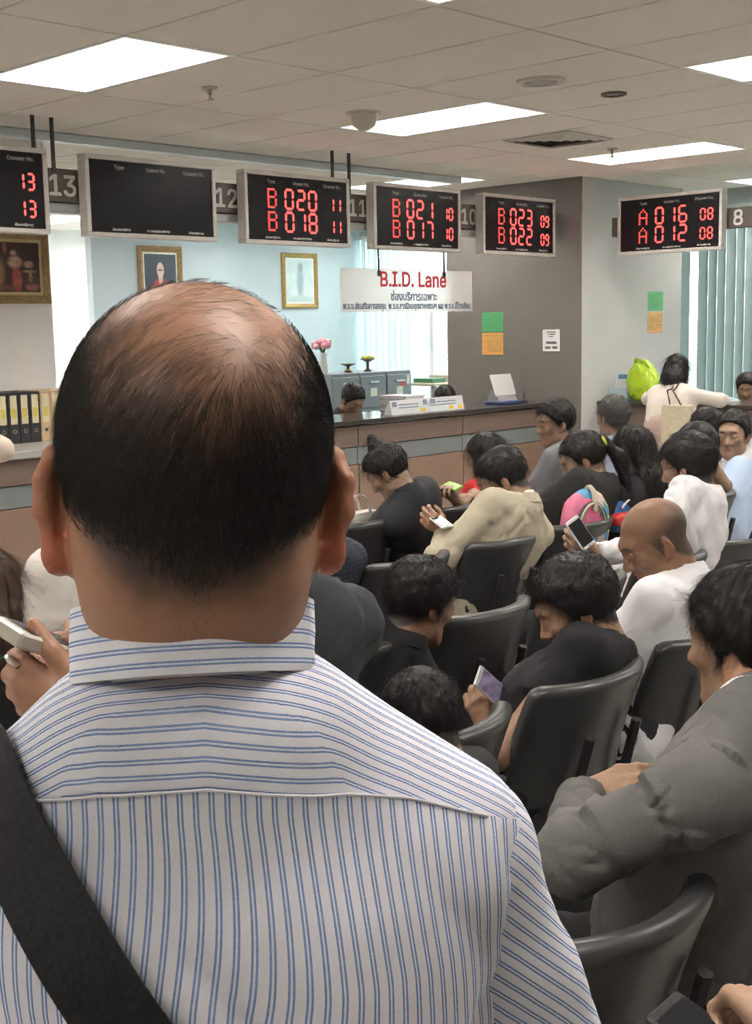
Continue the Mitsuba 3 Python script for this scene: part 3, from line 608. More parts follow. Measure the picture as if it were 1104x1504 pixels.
txt = [(0.10 + 0.09 * i, 0.115 + 0.09 * i, 0.08, 0.92 - 0.1 * (i % 3)) for i in range(9)]
notice('paper_notice', [(708, 459), (739, 487)], 0, 5.82, M((0.07, 0.33, 0.13), 0.7), 'green paper notice on the grey pillar beside the window', txt)
notice('paper_notice', [(708, 489), (739, 521)], 0, 5.82, M((0.66, 0.33, 0.09), 0.7), 'orange paper notice under the green one on the grey pillar face by the window', txt)
notice('paper_notice', [(797, 484), (822, 516)], 0, 5.82, paper_white, 'white paper notice with a dark bar on the grey pillar', [(0.55, 0.66, 0.2, 0.8), (0.1, 0.14, 0.25, 0.75), (0.2, 0.24, 0.3, 0.7), (0.3, 0.34, 0.35, 0.65), (0.78, 0.88, 0.15, 0.42), (0.78, 0.88, 0.55, 0.85)])
notice('paper_notice', [(951, 428), (973, 456)], 1, 1.74, M((0.13, 0.42, 0.20), 0.7), 'green paper notice on the pillar face above the standing woman', txt)
notice('paper_notice', [(951, 459), (972, 488)], 1, 1.74, M((0.75, 0.45, 0.18), 0.7), 'orange paper notice under the green one above the standing woman', txt)
put('light_switch', cbox(5.805, 5.82, 1.90, 1.97, 2.05, 2.17, 0.003), M((0.6, 0.58, 0.55), 0.4)) if 0 else None

# ------------------------------------------------------------------ things on the counters
# lever arch files on the left ledge
bx = on(82, 640, 2, ZT)[0]
blackb, tanb, blueb = M((0.02, 0.02, 0.022), 0.5), M((0.55, 0.40, 0.24), 0.55), M((0.03, 0.08, 0.28), 0.5)
lab_y = M((0.62, 0.52, 0.12), 0.6)
lab_c = M((0.70, 0.62, 0.42), 0.6)
x = 1.355
files = ['blue'] + ['tan'] * 4 + ['black'] * 6
yb = 2.50
cnt = {}
for i, c in enumerate(files):
    w = 0.034 if c == 'blue' else 0.072
    x -= w + 0.003
    k = fresh('lever_arch_file')
    m = {'blue': blueb, 'tan': tanb, 'black': blackb}[c]
    put(k + '__cover', cbox(x, x + w, yb, yb + 0.28, ZT + 0.001, ZT + 0.317, 0.003), m)
    if c != 'blue':
        put(k + '__spine_label', cbox(x + 0.013, x + w - 0.013, yb - 0.002, yb, ZT + 0.12, ZT + 0.30, 0.001), lab_c)
        put(k + '__colour_patch', box(x + 0.020, x + w - 0.020, yb - 0.003, yb - 0.002, ZT + 0.16, ZT + 0.22), lab_y)
        put(k + '__finger_hole', moved(trimesh.creation.annulus(0.008, 0.013, 0.003, sections=18), frame_mat((x + w / 2, yb - 0.001, ZT + 0.075), (1, 0, 0), (0, 0, 1), (0, -1, 0))), M((0.35, 0.35, 0.35), 0.3, metal=0.8))
        put(k + '__hole', moved(trimesh.creation.cylinder(0.0085, 0.002, sections=14), frame_mat((x + w / 2, yb - 0.0005, ZT + 0.075), (1, 0, 0), (0, 0, 1), (0, -1, 0))), M((0.01, 0.01, 0.01), 0.8))
    cnt[c] = cnt.get(c, 0) + 1
    nth = ['nearest the blue one', 'second from the blue one', 'third from the blue one', 'touching the black ones'] if c == 'tan' else ['nearest the tan ones', 'second from the tan ones', 'third from the tan ones', 'fourth from the tan ones', 'fifth from the tan ones', 'sixth from the tan ones']
    lb = 'thin blue file at the right end of the row on the ledge' if c == 'blue' else f'{c} lever arch file with yellow label, {nth[cnt[c] - 1]}'
    tag(k, lb, 'file', {'tan': 'tan lever arch files on the ledge', 'black': 'black lever arch files on the ledge'}.get(c))

# name stands on the counter
card_m = M((0.70, 0.72, 0.74), 0.4)


def name_stand(p0, w, label, h=0.11):
    k = fresh('name_stand')
    x, y = p0
    prof = Polygon([(0, 0), (0.09, 0), (0.035, h), (0.028, h)])
    m = trimesh.creation.extrude_polygon(prof, w, engine='earcut')
    m = moved(m, frame_mat((x, y, ZT + 0.001), (0, 1, 0), (0, 0, 1), (1, 0, 0)))
    put(k + '__card', m, card_m)
    sl = np.array([0, 0.028, h]); sl = sl / np.linalg.norm(sl)
    nrm = np.array([0, -sl[2], sl[1]])
    def patch(u0, u1, t0, t1, mat, nm):
        o = np.array([x, y, ZT + 0.001]) + nrm * 0.0008
        L = math.hypot(0.028, h)
        pts = [o + np.array([u * w, 0, 0]) + sl * t * L for u, t in ((u0, t0), (u1, t0), (u1, t1), (u0, t1))]
        put(k + '__' + nm, trimesh.Trimesh(pts, [(0, 1, 2), (0, 2, 3)], process=False), mat)
    for t in (0.62, 0.42): patch(0.22, 0.78, t, t + 0.09, M((0.25, 0.3, 0.38), 0.6), 'print')
    patch(0.82, 0.96, 0.08, 0.32, M((0.75, 0.5, 0.05), 0.5), 'yellow_badge')
    patch(0.05, 0.18, 0.55, 0.9, M((0.2, 0.25, 0.35), 0.5), 'emblem')
    tag(k, label, 'name stand', 'name stands on the long counter')


for (xa, xb), lab in (((484, 524), 'white name stand on the counter beside the man\'s right ear'), ((617, 650), 'white name stand left of the widest stand on the counter'), ((652, 694), 'widest white name stand on the counter')):
    p, q2 = on(xa, 606, 2, ZT), on(xb, 601, 2, ZT)
    name_stand((p[0], YC + 0.04), q2[0] - p[0], lab)

# document holder by the pillar
k = 'document_holder'
dx = on(787, 586, 2, ZT)[0]
dx = 5.36
put(k + '__base', cbox(dx - 0.13, dx + 0.13, YC + 0.04, YC + 0.26, ZT + 0.001, ZT + 0.03, 0.006), M((0.04, 0.06, 0.16), 0.4))
put(k + '__stand', trimesh.convex.convex_hull([(dx + sx * 0.125, YC + y, ZT + z) for sx in (-1, 1) for y, z in ((0.10, 0.03), (0.24, 0.03), (0.16, 0.12), (0.20, 0.12))]), M((0.3, 0.3, 0.32), 0.4))
put(k + '__sheet', moved(cbox(-0.145, 0.145, -0.004, 0.004, 0, 0.19, 0.003), frame_mat((dx, YC + 0.13, ZT + 0.075), (1, 0, 0), (0, 0.94, -0.34), (0, 0.34, 0.94))), paper_white)
tag(k, 'white tilted sheet on a dark document holder at the counter\'s end by the pillar', 'document holder')
k = 'desk_microphone'
put(k, cat([lathe([(0, 0), (0.035, 0), (0.035, 0.015), (0, 0.02)]), tube([(0, 0, 0.015), (0, 0, 0.08), (0.02, 0, 0.11)], 0.006)]).apply_translation((5.60, YC + 0.12, ZT + 0.001)), M((0.03, 0.03, 0.035), 0.4), 30)
tag(k, 'small black stand between the document holder and the pillar', 'microphone')

# filing cabinets in the back office
cab = M((0.18, 0.20, 0.22), 0.45)
yk = 5.0
xa, xb = on(488, 548, 1, yk)[0], on(605, 545, 1, yk)[0]
zt = 0.5 * (on(488, 548, 1, yk)[2] + on(605, 545, 1, yk)[2])
wd = (xb - xa) / 3.0
xa -= 0.0
for i in range(3):
    k = fresh('filing_cabinet')
    a, b = xa + i * wd + 0.004, xa + (i + 1) * wd - 0.004
    put(k + '__body', cbox(a, b, yk + 0.02, yk + 0.55, 0.002, zt, 0.005), cab)
    for j in range(3):
        zb = zt - 0.03 - 0.36 * (j + 1)
        put(k + '__drawer', cbox(a + 0.01, b - 0.01, yk, yk + 0.02, zb + 0.01, zb + 0.35, 0.004), M((0.20, 0.225, 0.245), 0.4))
        dn = [q for q in scene if q.startswith(k + '__drawer')][-1]
        put(dn + '__handle', cbox((a + b) / 2 - 0.07, (a + b) / 2 + 0.07, yk - 0.02, yk, zb + 0.27, zb + 0.29, 0.003), M((0.45, 0.46, 0.47), 0.3, metal=0.6))
        if j == 0: put(dn + '__label', box((a + b) / 2 - 0.05, (a + b) / 2 + 0.05, yk - 0.002, yk, zb + 0.13, zb + 0.22), M((0.65, 0.70, 0.60), 0.6))
    if i == 2:
        put(k + '__magnet', box(b - 0.19, b - 0.11, yk - 0.004, yk, zt - 0.17, zt - 0.11), M((0.5, 0.08, 0.07), 0.5))
        put(k + '__note', box(b - 0.09, b - 0.04, yk - 0.003, yk, zt - 0.15, zt - 0.05), M((0.6, 0.68, 0.6), 0.6))
    tag(k, ['grey filing cabinet nearest the man\'s head, under the flowers', 'middle grey filing cabinet behind the counter', 'grey filing cabinet with a red magnet behind the counter'][i], 'filing cabinet', 'grey filing cabinets in the back office')
# vase of roses
k = 'flower_vase'
vx, vy = xa + 0.07, yk + 0.2
put(k + '__vase', lathe([(0, 0), (0.04, 0), (0.05, 0.06), (0.035, 0.16), (0.045, 0.22), (0.04, 0.22), (0.03, 0.16), (0, 0.02)]).apply_translation((vx, vy, zt + 0.001)), M((0.70, 0.74, 0.74), 0.15), 40)
r = np.random.default_rng(5)
for i in range(16):
    d = r.normal(size=3); d /= np.linalg.norm(d); d[2] = abs(d[2]) * 0.7
    s = trimesh.creation.icosphere(2, 0.036)
    s.vertices *= (1 + 0.25 * (meshkit.noise(s.vertices * 70 + i * 9) - 0.5))[:, None]
    c = np.array((vx, vy, zt + 0.29)) + d * (0.10, 0.10, 0.085)
    fl = put(k + '__rose', s.apply_translation(c), M([(0.55, 0.25, 0.30), (0.62, 0.38, 0.42), (0.45, 0.16, 0.22)][i % 3], 0.6), 60)
    put(k + '__stem', tube([(vx, vy, zt + 0.2), 0.5 * (c + np.array((vx, vy, zt + 0.24))), c], 0.004, 5), M((0.08, 0.16, 0.06), 0.6))
tag(k, 'white vase of pink roses on the filing cabinet', 'flower vase')
for i, (px, h) in enumerate(((511, 0.09), (540, 0.13))):
    k = fresh('offering_tray')
    ox = on(px, 540, 1, yk + 0.2)[0]
    put(k + '__pedestal', lathe([(0, 0), (0.045, 0), (0.045, 0.012), (0.015, 0.03), (0.015, h - 0.03), (0.05, h - 0.012), (0.085, h), (0.08, h + 0.006), (0, h - 0.004)]).apply_translation((ox, yk + 0.2, zt + 0.001)), M((0.05, 0.045, 0.03), 0.35), 40)
    if i == 0: put(k + '__foot_ring', lathe([(0.016, 0.02), (0.03, 0.02), (0.03, 0.035), (0.016, 0.04)]).apply_translation((ox, yk + 0.2, zt + 0.001)), M((0.6, 0.4, 0.1), 0.3, metal=0.6), 40)
    if i == 1:
        for j in range(9):
            a = j * 0.7; s = trimesh.creation.icosphere(1, 0.026)
            put(k + '__garland_bloom', s.apply_translation((ox + 0.05 * math.cos(a), yk + 0.2 + 0.05 * math.sin(a), zt + h + 0.018)), M((0.60, 0.42, 0.06) if j % 2 else (0.25, 0.35, 0.12), 0.6), 60)
    tag(k, ['small black pedestal tray left on the filing cabinet', 'larger pedestal tray with yellow blooms on the filing cabinet'][i], 'pedestal tray')
# desk with papers behind the counter
k = 'paper_stack'
px0 = on(612, 600, 2, 1.02)[0]
ps = [cbox(px0 - 0.12 + r.uniform(-.01, .01), px0 + 0.10 + r.uniform(-.01, .01), YC + 0.22 + r.uniform(-.01, .01), YC + 0.52, ZT + 0.001 + 0.014 * i, ZT + 0.014 + 0.014 * i, 0.002) for i in range(9)]
for m in ps: put(k + '__bundle', m, M((0.62, 0.60, 0.64), 0.7))
tag(k, 'stack of white papers behind the name stands on the counter', 'paper stack')
k = 'office_table'
xt = on(605, 565, 1, 5.2)[0] + 0.05
put(k + '__top', cbox(xt, xt + 0.95, 4.9, 5.6, 1.0, 1.03, 0.004), M((0.55, 0.48, 0.34), 0.4))
for a in (xt + 0.05, xt + 0.9):
    for b in (4.95, 5.55): put(k + '__leg', box(a - 0.02, a + 0.02, b - 0.02, b + 0.02, 0, 1.0), M((0.3, 0.3, 0.3), 0.4))
tag(k, 'tan table below the bright window behind the counter', 'table')
for i in range(3):
    k = fresh('document_box'); put(k, cbox(xt + 0.08 + 0.27 * i, xt + 0.31 + 0.27 * i, 5.0, 5.3, 1.031, 1.08 + 0.03 * (i % 2), 0.004), M([(0.05, 0.16, 0.08), (0.5, 0.45, 0.36), (0.1, 0.1, 0.1)][i], 0.5))
    tag(k, ['dark green box on the table under the window', 'beige box on the table under the window', 'black box on the table under the window'][i], 'box')

# on the side counter: acrylic leaflet holder, green bag, papers
k = 'leaflet_holder'
y0 = on(912, 583, 0, X8 + 0.1)[1]
pla = M((0.45, 0.58, 0.64), 0.15)
put(k + '__back', moved(cbox(-0.006, 0.006, -0.09, 0.09, 0, 0.23, 0.003), frame_mat((X8 + 0.14, y0, ZT + 0.001), (0.96, 0, -0.26), (0, 1, 0), (0.26, 0, 0.96))), M((0.10, 0.22, 0.36), 0.3))
put(k + '__front', moved(cbox(-0.003, 0.003, -0.09, 0.09, 0, 0.11, 0.002), frame_mat((X8 + 0.06, y0, ZT + 0.001), (0.96, 0, -0.26), (0, 1, 0), (0.26, 0, 0.96))), pla)
for s in (-1, 1): put(k + '__side', cbox(X8 + 0.05, X8 + 0.17, y0 + s * 0.088 - 0.003, y0 + s * 0.088 + 0.003, ZT + 0.001, ZT + 0.10, 0.002), pla)
for i in range(4): put(k + '__leaflet', moved(box(-0.001, 0.001, -0.075, 0.075, 0.01, 0.19), frame_mat((X8 + 0.085 + 0.012 * i, y0, ZT + 0.002), (0.96, 0, -0.26), (0, 1, 0), (0.26, 0, 0.96))), M([(0.6, 0.65, 0.68), (0.12, 0.13, 0.15), (0.55, 0.6, 0.65), (0.2, 0.25, 0.3)][i], 0.5))
tag(k, 'blue leaflet holder on the side counter left of the green bag', 'leaflet holder')
k = 'green_bag'
gy = on(940, 580, 0, X8 + 0.08)[1]
s = trimesh.creation.icosphere(4, 1.0)
v = s.vertices
v = np.sign(v) * np.abs(v) ** np.array([0.75, 0.75, 0.7])
v = v * (0.11, 0.135, 0.175)
v[:, 1] *= 1.0 - 0.25 * (v[:, 2] / 0.175); v[:, 1] += 0.02 * (v[:, 2] / 0.175)
nz = meshkit.fbm(v * 11, 3)
v += (v / np.linalg.norm(v, axis=1, keepdims=True)) * ((nz - 0.5) * 0.055)[:, None]
s.vertices = v
s.apply_translation((X8 + 0.13, gy, ZT + 0.168))
s.vertices[:, 2] = np.maximum(s.vertices[:, 2], ZT + 0.002)
put(k + '__sack', s, M((0.42, 0.62, 0.03), 0.3), True)
put(k + '__handle', tube([(X8 + 0.10, gy - 0.07, ZT + 0.28), (X8 + 0.06, gy - 0.05, ZT + 0.345), (X8 + 0.06, gy + 0.04, ZT + 0.36), (X8 + 0.10, gy + 0.07, ZT + 0.29)], 0.012, 8), M((0.34, 0.52, 0.03), 0.35), True)
tag(k, 'bright lime green bag standing on the side counter beside the woman', 'bag')
for i in range(4):
    k = fresh('paper_pile')
    yy = on(1040 + 14 * i, 578, 0, X8 + 0.25)[1]
    for j in range(5):
        put(k + '__sheet', moved(cbox(-0.10, 0.10, -0.14, 0.14, 0.006 * j, 0.006 * j + 0.005, 0.001), frame_mat((X8 + 0.25 + 0.03 * (i % 2), yy, ZT + 0.001 + 0.032 * i * 0.0), (math.cos(j * .2 + i), math.sin(j * .2 + i), 0), (-math.sin(j * .2 + i), math.cos(j * .2 + i), 0), (0, 0, 1))), M((0.62 - 0.03 * j, 0.68, 0.70), 0.6))
    tag(k, ['loose pile of white papers by the standing woman\'s right elbow', 'loose pile of white papers in front of the clerk at the right edge'][i], 'paper pile', 'papers on the side counter')
    if i == 1: break

# ------------------------------------------------------------------ waiting-area chairs
vinyl = MP('chair_vinyl', lambda p, n, uv: mi.Color3f(0.037, 0.038, 0.038) * (0.92 + 0.14 * fbm(p.x * 25, p.y * 25, p.z * 25)), 0.34, 0.5)
blk = M((0.02, 0.02, 0.02), 0.45)


def shell_panel(w0, w1, z0, z1, curve, recl, th, nu=17, nv=11, y0=0.0, rad=0.035):
    """a curved back panel: wings come forward (+y), reclined; closed with a rounded rim"""
    us, vs = np.linspace(-1, 1, nu), np.linspace(-1, 1, nv)
    us, vs = np.sign(us) * (1 - (1 - np.abs(us)) ** 1.9), .5 + .5 * np.sign(vs) * (1 - (1 - np.abs(vs)) ** 1.9)     # rows crowd towards the rounded rim
    F, B = [], []
    for t in vs:
        for u in us:
            w = (w0 + (w1 - w0) * t) / 2
            e = max(0.0, (abs(u) - 0.88) / 0.12) ** 2
            tz = t
            if t > 0.5: tz = t - (t - 0.5) * 0.10 * e
            else: tz = t + (0.5 - t) * 0.16 * e
            z = z0 + (z1 - z0) * tz
            y = y0 + curve * (abs(u) ** 2.2) - recl * (z - z0) + 0.012 * math.sin(math.pi * t)
            x = u * w
            n = np.array([-2.2 * curve * np.sign(u) * abs(u) ** 1.2 / w, 1.0, recl]); n /= np.linalg.norm(n)
            edge = min(1.0, (1 - abs(u)) / 0.06, t / 0.06 + 0.0, (1 - t) / 0.06)
            h = th / 2 * math.sqrt(max(0.0, 1 - (1 - min(1, edge)) ** 2)) if edge < 1 else th / 2
            h = max(h, 0.0015)
            p = np.array([x, y, z])
            F.append(p + n * h); B.append(p - n * h)
    V = np.array(F + B); N = nu * nv; f = []
    for j in range(nv - 1):
        for i in range(nu - 1):
            a, b, c, d = j * nu + i, j * nu + i + 1, (j + 1) * nu + i + 1, (j + 1) * nu + i
            f += [(a, c, b), (a, d, c), (N + a, N + b, N + c), (N + a, N + c, N + d)]
    ring = [i for i in range(nu)] + [j * nu + nu - 1 for j in range(1, nv)] + [(nv - 1) * nu + i for i in range(nu - 2, -1, -1)] + [j * nu for j in range(nv - 2, 0, -1)]
    for a, b in zip(ring, ring[1:] + ring[:1]): f += [(a, b, N + b), (a, N + b, N + a)]
    m = trimesh.Trimesh(V, np.array(f), process=False)
    m.fix_normals()
    return m


def remap(n, m):
    """grid positions crowded towards the rim so that it reads round"""
    return n


back = shell_panel(0.47, 0.45, 0.50, 0.828, 0.095, 0.30, 0.046, 29, 25, 0.09)
lower = shell_panel(0.30, 0.34, 0.40, 0.56, 0.03, 0.22, 0.022, 13, 9, 0.115)
seat = m3.Manifold.hull(m3.Manifold.compose([m3.Manifold.sphere(0.025, 16).translate((x, y, z)) for x, y, z in ((-0.21, 0.15, 0.42), (0.21, 0.15, 0.42), (-0.215, 0.53, 0.425), (0.215, 0.53, 0.425), (-0.19, 0.56, 0.40), (0.19, 0.56, 0.40))]))
seat = trimesh.Trimesh(*meshkit.arrays(seat)[:2])
bar = [cat([tube([(sx, 0.09, 0.36), (sx, 0.075, 0.44), (sx * 0.95, 0.035, 0.56), (sx * 0.92, 0.0, 0.69)], 0.014, 6)]) for sx in (-0.11, 0.11)]
beam = cat([cbox(-0.275, 0.275, 0.28, 0.34, 0.33, 0.38, 0.006)])
leg = cat([tube([(0, 0.31, 0.34), (0, 0.31, 0.06)], 0.022, 8), cbox(-0.03, 0.03, 0.08, 0.58, 0.0, 0.05, 0.01)])
armb = cat([tube([(0.265, 0.10, 0.36), (0.265, 0.02, 0.55), (0.265, -0.01, 0.62)], 0.012, 6)])
b_ply, l_ply, s_ply = (mikit.ply(m, vinyl, smooth=40) for m in (back, lower, seat))
bar_ply = [mikit.ply(m, blk, smooth=40) for m in bar]
beam_ply, leg_ply = mikit.ply(beam, blk), mikit.ply(leg, blk, smooth=40)


def chair(x, y, label, rot=0.0):
    k = fresh('waiting_chair')
    to = T().translate([x, y, 0]).rotate([0, 0, 1], rot)
    scene[k + '__backrest'] = {**b_ply, 'to_world': to}
    scene[k + '__lower_back'] = {**l_ply, 'to_world': to}
    scene[k + '__seat'] = {**s_ply, 'to_world': to}
    scene[k + '__bracket'] = {**bar_ply[0], 'to_world': to}
    scene[k + '__bracket_001'] = {**bar_ply[1], 'to_world': to}
    scene[k + '__beam'] = {**beam_ply, 'to_world': to}
    scene[k + '__leg'] = {**leg_ply, 'to_world': to}
    tag(k, label, 'chair', 'grey waiting chairs in rows')


ROWS = {'A': (-0.70, {0.62: 'grey chair holding the white handbag', 1.22: 'grey chair of the woman with the bun', 1.77: 'grey chair of the woman in the red top', 2.32: 'grey chair of the man in the grey jacket', 2.87: 'grey chair of the grey-haired man in pale blue',
                      3.42: 'grey chair in the front row behind the man in light blue', -1.03: 'grey chair of the woman in the white lace blouse'}),
        'B': (-1.48, {-0.48: 'grey chair of the person in the checked shirt', 0.66: 'grey chair of the man in the beige jacket', 1.21: 'grey chair with a pink bag behind the ponytailed woman', 1.78: 'grey chair of the woman in the sleeveless black top',
                      2.33: 'grey chair of the man in the light blue shirt', 2.88: 'grey chair of the man looking back', 0.09: 'empty grey chair left of the man in the beige jacket', -1.60: 'grey chair of the brown-haired woman at left'}),
        'C': (-2.22, {-0.30: 'empty grey chair in the middle, right of the boy looking down', 0.25: 'grey chair between the empty chair and the man with spectacles', 0.80: 'grey chair of the man with spectacles in white', 1.35: 'grey chair at the right end of the third row', -0.86: 'grey chair of the boy facing right'}),
        'D': (-2.88, {-0.78: 'grey chair of the boy in the black T-shirt', -0.22: 'grey chair of the balding man in white', -1.33: 'grey chair left of the boy in the black T-shirt', 0.33: 'grey chair right of the balding man in white', -1.88: 'grey chair of the person in the charcoal jacket'}),
        'E': (-3.64, {-1.83: 'empty grey chair in the lower right foreground', -1.28: 'grey chair of the man in the grey suit', -0.72: 'grey chair right of the man in the grey suit'})}
for rn, (yy, seats) in ROWS.items():
    for xx, lb in seats.items(): chair(xx + (0.0 if rn == 'C' or xx < -.9 and rn in 'AB' else .12 if xx == -1.83 else .08), yy - (0.12 if xx == -1.03 else 0), lb)
# ------------------------------------------------------------------ figures: signed-distance bodies meshed by surface nets
def nrm(v):
    v = np.asarray(v, float); return v / (np.linalg.norm(v) + 1e-12)


def surface_net(fn, lo, hi, h):
    lo, hi = np.asarray(lo, float), np.asarray(hi, float)
    n = (np.ceil((hi - lo) / h / 4).astype(int) + 1) * 4 + 1
    nc = (n - 1) // 4 + 1
    g = np.stack(np.meshgrid(*[lo[i] + 4 * h * np.arange(nc[i]) for i in range(3)], indexing='ij'), -1).reshape(-1, 3).astype(np.float32)
    D = fn(g).reshape(nc)
    ix = [np.minimum((np.arange(n[i]) + 2) // 4, nc[i] - 1) for i in range(3)]
    F = D[np.ix_(*ix)].astype(np.float32)
    act = np.abs(F) < 5.2 * h
    idx = np.stack(np.nonzero(act), -1)
    if len(idx) == 0: return np.zeros((0, 3)), np.zeros((0, 3), int)
    F[act] = fn((lo + idx * h).astype(np.float32), 7 * h)
    S = F < 0
    c = [S[dx:n[0] - 1 + dx, dy:n[1] - 1 + dy, dz:n[2] - 1 + dz] for dx in (0, 1) for dy in (0, 1) for dz in (0, 1)]
    cnt = sum(x.astype(np.int8) for x in c)
    mix_ = (cnt > 0) & (cnt < 8)
    cells = np.stack(np.nonzero(mix_), -1)
    if len(cells) == 0: return np.zeros((0, 3)), np.zeros((0, 3), int)
    off = np.array([(dx, dy, dz) for dx in (0, 1) for dy in (0, 1) for dz in (0, 1)])
    vals = np.stack([F[tuple((cells + o).T)] for o in off], -1)
    acc, num = np.zeros((len(cells), 3)), np.zeros(len(cells))
    for a in range(8):
        for b in range(a + 1, 8):
            if np.abs(off[a] - off[b]).sum() != 1: continue
            va, vb = vals[:, a], vals[:, b]
            cr = (va < 0) != (vb < 0)
            t = np.where(cr, va / np.where(cr, va - vb, 1), 0)
            acc += np.where(cr[:, None], off[a] + t[:, None] * (off[b] - off[a]), 0)
            num += cr
    V = lo + h * (cells + acc / num[:, None])
    ids = np.full(mix_.shape, -1, np.int32); ids[mix_] = np.arange(len(cells))
    faces = []
    for ax in range(3):
        o1, o2 = [i for i in range(3) if i != ax]
        A = S[tuple(slice(0, n[i] - 1) if i == ax else slice(1, n[i] - 1) for i in range(3))]
        B = S[tuple(slice(1, n[i]) if i == ax else slice(1, n[i] - 1) for i in range(3))]
        e = np.stack(np.nonzero(A != B), -1)
        if len(e) == 0: continue
        flip = A[tuple(e.T)]
        e = e.copy(); e[:, o1] += 1; e[:, o2] += 1
        q = []
        for d1, d2 in ((0, 0), (1, 0), (1, 1), (0, 1)):
            p = e.copy(); p[:, o1] -= d1; p[:, o2] -= d2
            q.append(ids[tuple(p.T)])
        q = np.stack(q, -1)
        if ax == 1: flip = ~flip
        q[~flip] = q[~flip][:, ::-1]
        faces.append(q)
    Q = np.vstack(faces)
    Q = Q[(Q >= 0).all(1)]
    Fc = np.vstack([Q[:, [0, 1, 2]], Q[:, [0, 2, 3]]])
    # outward orientation
    return V, Fc[:, ::-1]


def vnormals(V, F):
    n = np.zeros_like(V); c = np.cross(V[F[:, 1]] - V[F[:, 0]], V[F[:, 2]] - V[F[:, 0]])
    for k in range(3): np.add.at(n, F[:, k], c)
    return n / (np.linalg.norm(n, axis=1, keepdims=True) + 1e-20)


def RC(a, b, ra, rb=None, k=0.02, cut=None, op='+', flat=None):
    """a tapering capsule from a to b; flat = (axis, factor) squeezes it along an axis; cut = list of (point, normal) planes"""
    return ('rc', np.asarray(a, np.float32), np.asarray(b, np.float32), float(ra), float(ra if rb is None else rb), k, cut, op, flat)


def EL(c, R, rad, k=0.02, cut=None, op='+'):
    return ('el', np.asarray(c, np.float32), np.asarray(R, np.float32), np.asarray(rad, np.float32), None, k, cut, op, None)


def prim_d(p, P, off):
    if p[0] == 'rc':
        a, b, ra, rb = p[1], p[2], p[3] + off, p[4] + off
        ba = b - a
        pa = P - a
        if p[8] is not None:
            ax, f = p[8]; ax = np.asarray(ax, np.float32)
            pa = pa + np.outer(pa @ ax, ax) * (1 / f - 1)
            ba = ba + (ba @ ax) * ax * (1 / f - 1)
        l = float(ba @ ba)
        h = np.clip((pa @ ba) / l, 0, 1) if l > 1e-12 else np.zeros(len(P), np.float32)
        e = pa - h[:, None] * ba; d = np.sqrt(np.einsum('ij,ij->i', e, e)) - (ra + (rb - ra) * h)
        if p[8] is not None: d = d * min(1.0, p[8][1] ** 0.5)
    else:
        q = (P - p[1]) @ p[2]
        r = p[3] + off
        e = q / r; k0 = np.sqrt(np.einsum('ij,ij->i', e, e)); e = e / r; k1 = np.sqrt(np.einsum('ij,ij->i', e, e)) + 1e-9
        d = k0 * (k0 - 1) / k1
        d = np.where(k0 < 1e-3, -r.min(), d)
    if p[6] is not None:
        for c, nn in p[6]: d = np.maximum(d, (P - np.asarray(c, np.float32)) @ np.asarray(nn, np.float32))
    return d.astype(np.float32)


def field(prims, off=0.0):
    bb = []
    for p in prims:
        if p[0] == 'rc': bb.append((np.minimum(p[1] - p[3], p[2] - p[4]) - off, np.maximum(p[1] + p[3], p[2] + p[4]) + off))
        else: bb.append((p[1] - p[3].max() - off, p[1] + p[3].max() + off))

    BL, BH = np.array([x[0] for x in bb]), np.array([x[1] for x in bb])
    KK = np.array([p[5] for p in prims])
    RK = lambda reach: (reach + KK) ** 2

    def f(P, reach=None):
        if reach is not None and len(P) > 3000:
            key = np.floor(P / .17).astype(np.int64) @ np.array([1, 4096, 4096 * 4096])
            o = np.argsort(key, kind='stable'); ks = key[o]
            cut = np.concatenate([[0], np.nonzero(np.diff(ks))[0] + 1, [len(ks)]])
            out = np.empty(len(P), np.float32)
            for a, b in zip(cut[:-1], cut[1:]):
                i = o[a:b]; Q = P[i]
                lo, hi = Q.min(0), Q.max(0)
                g = np.maximum(0, np.maximum(BL - hi, lo - BH)); near = np.nonzero(np.einsum('ij,ij->i', g, g) < RK(reach))[0]
                sel = [prims[k_] for k_ in near]
                while sel and sel[0][7] != '+': sel = sel[1:]
                out[i] = ev(sel, Q) if sel else reach
            return out
        return ev(prims, P)

    def ev(prims, P):
        D = None
        for p in prims:
            d = prim_d(p, P, off)
            k = p[5]
            if D is None: D = d
            elif p[7] == '+':
                h = np.maximum(k - np.abs(D - d), 0) / k
                D = np.minimum(D, d) - h * h * k * 0.25
            else:                                               # smooth subtraction
                h = np.maximum(k - np.abs(D + d), 0) / k
                D = np.maximum(D, -d) + h * h * k * 0.25
        return D
    return f


def bounds(prims, pad):
    lo, hi = np.full(3, 1e9), np.full(3, -1e9)
    for p in prims:
        if p[7] != '+': continue
        if p[0] == 'rc':
            for c, r in ((p[1], p[3]), (p[2], p[4])): lo, hi = np.minimum(lo, c - r), np.maximum(hi, c + r)
        else:
            r = float(p[3].max()); lo, hi = np.minimum(lo, p[1] - r), np.maximum(hi, p[1] + r)
    return lo - pad, hi + pad


def mesh_prims(prims, h, off=0.0, box_=None, clip=None):
    lo, hi = bounds(prims, off + 4 * h + 0.02)
    if box_ is not None: lo, hi = np.maximum(lo, box_[0]), np.minimum(hi, box_[1])
    f = field(prims, off)
    if clip is not None:
        g = f
        f = lambda P, reach=None: np.maximum(g(P, reach), clip(P).astype(np.float32))
    return surface_net(f, lo, hi, h)


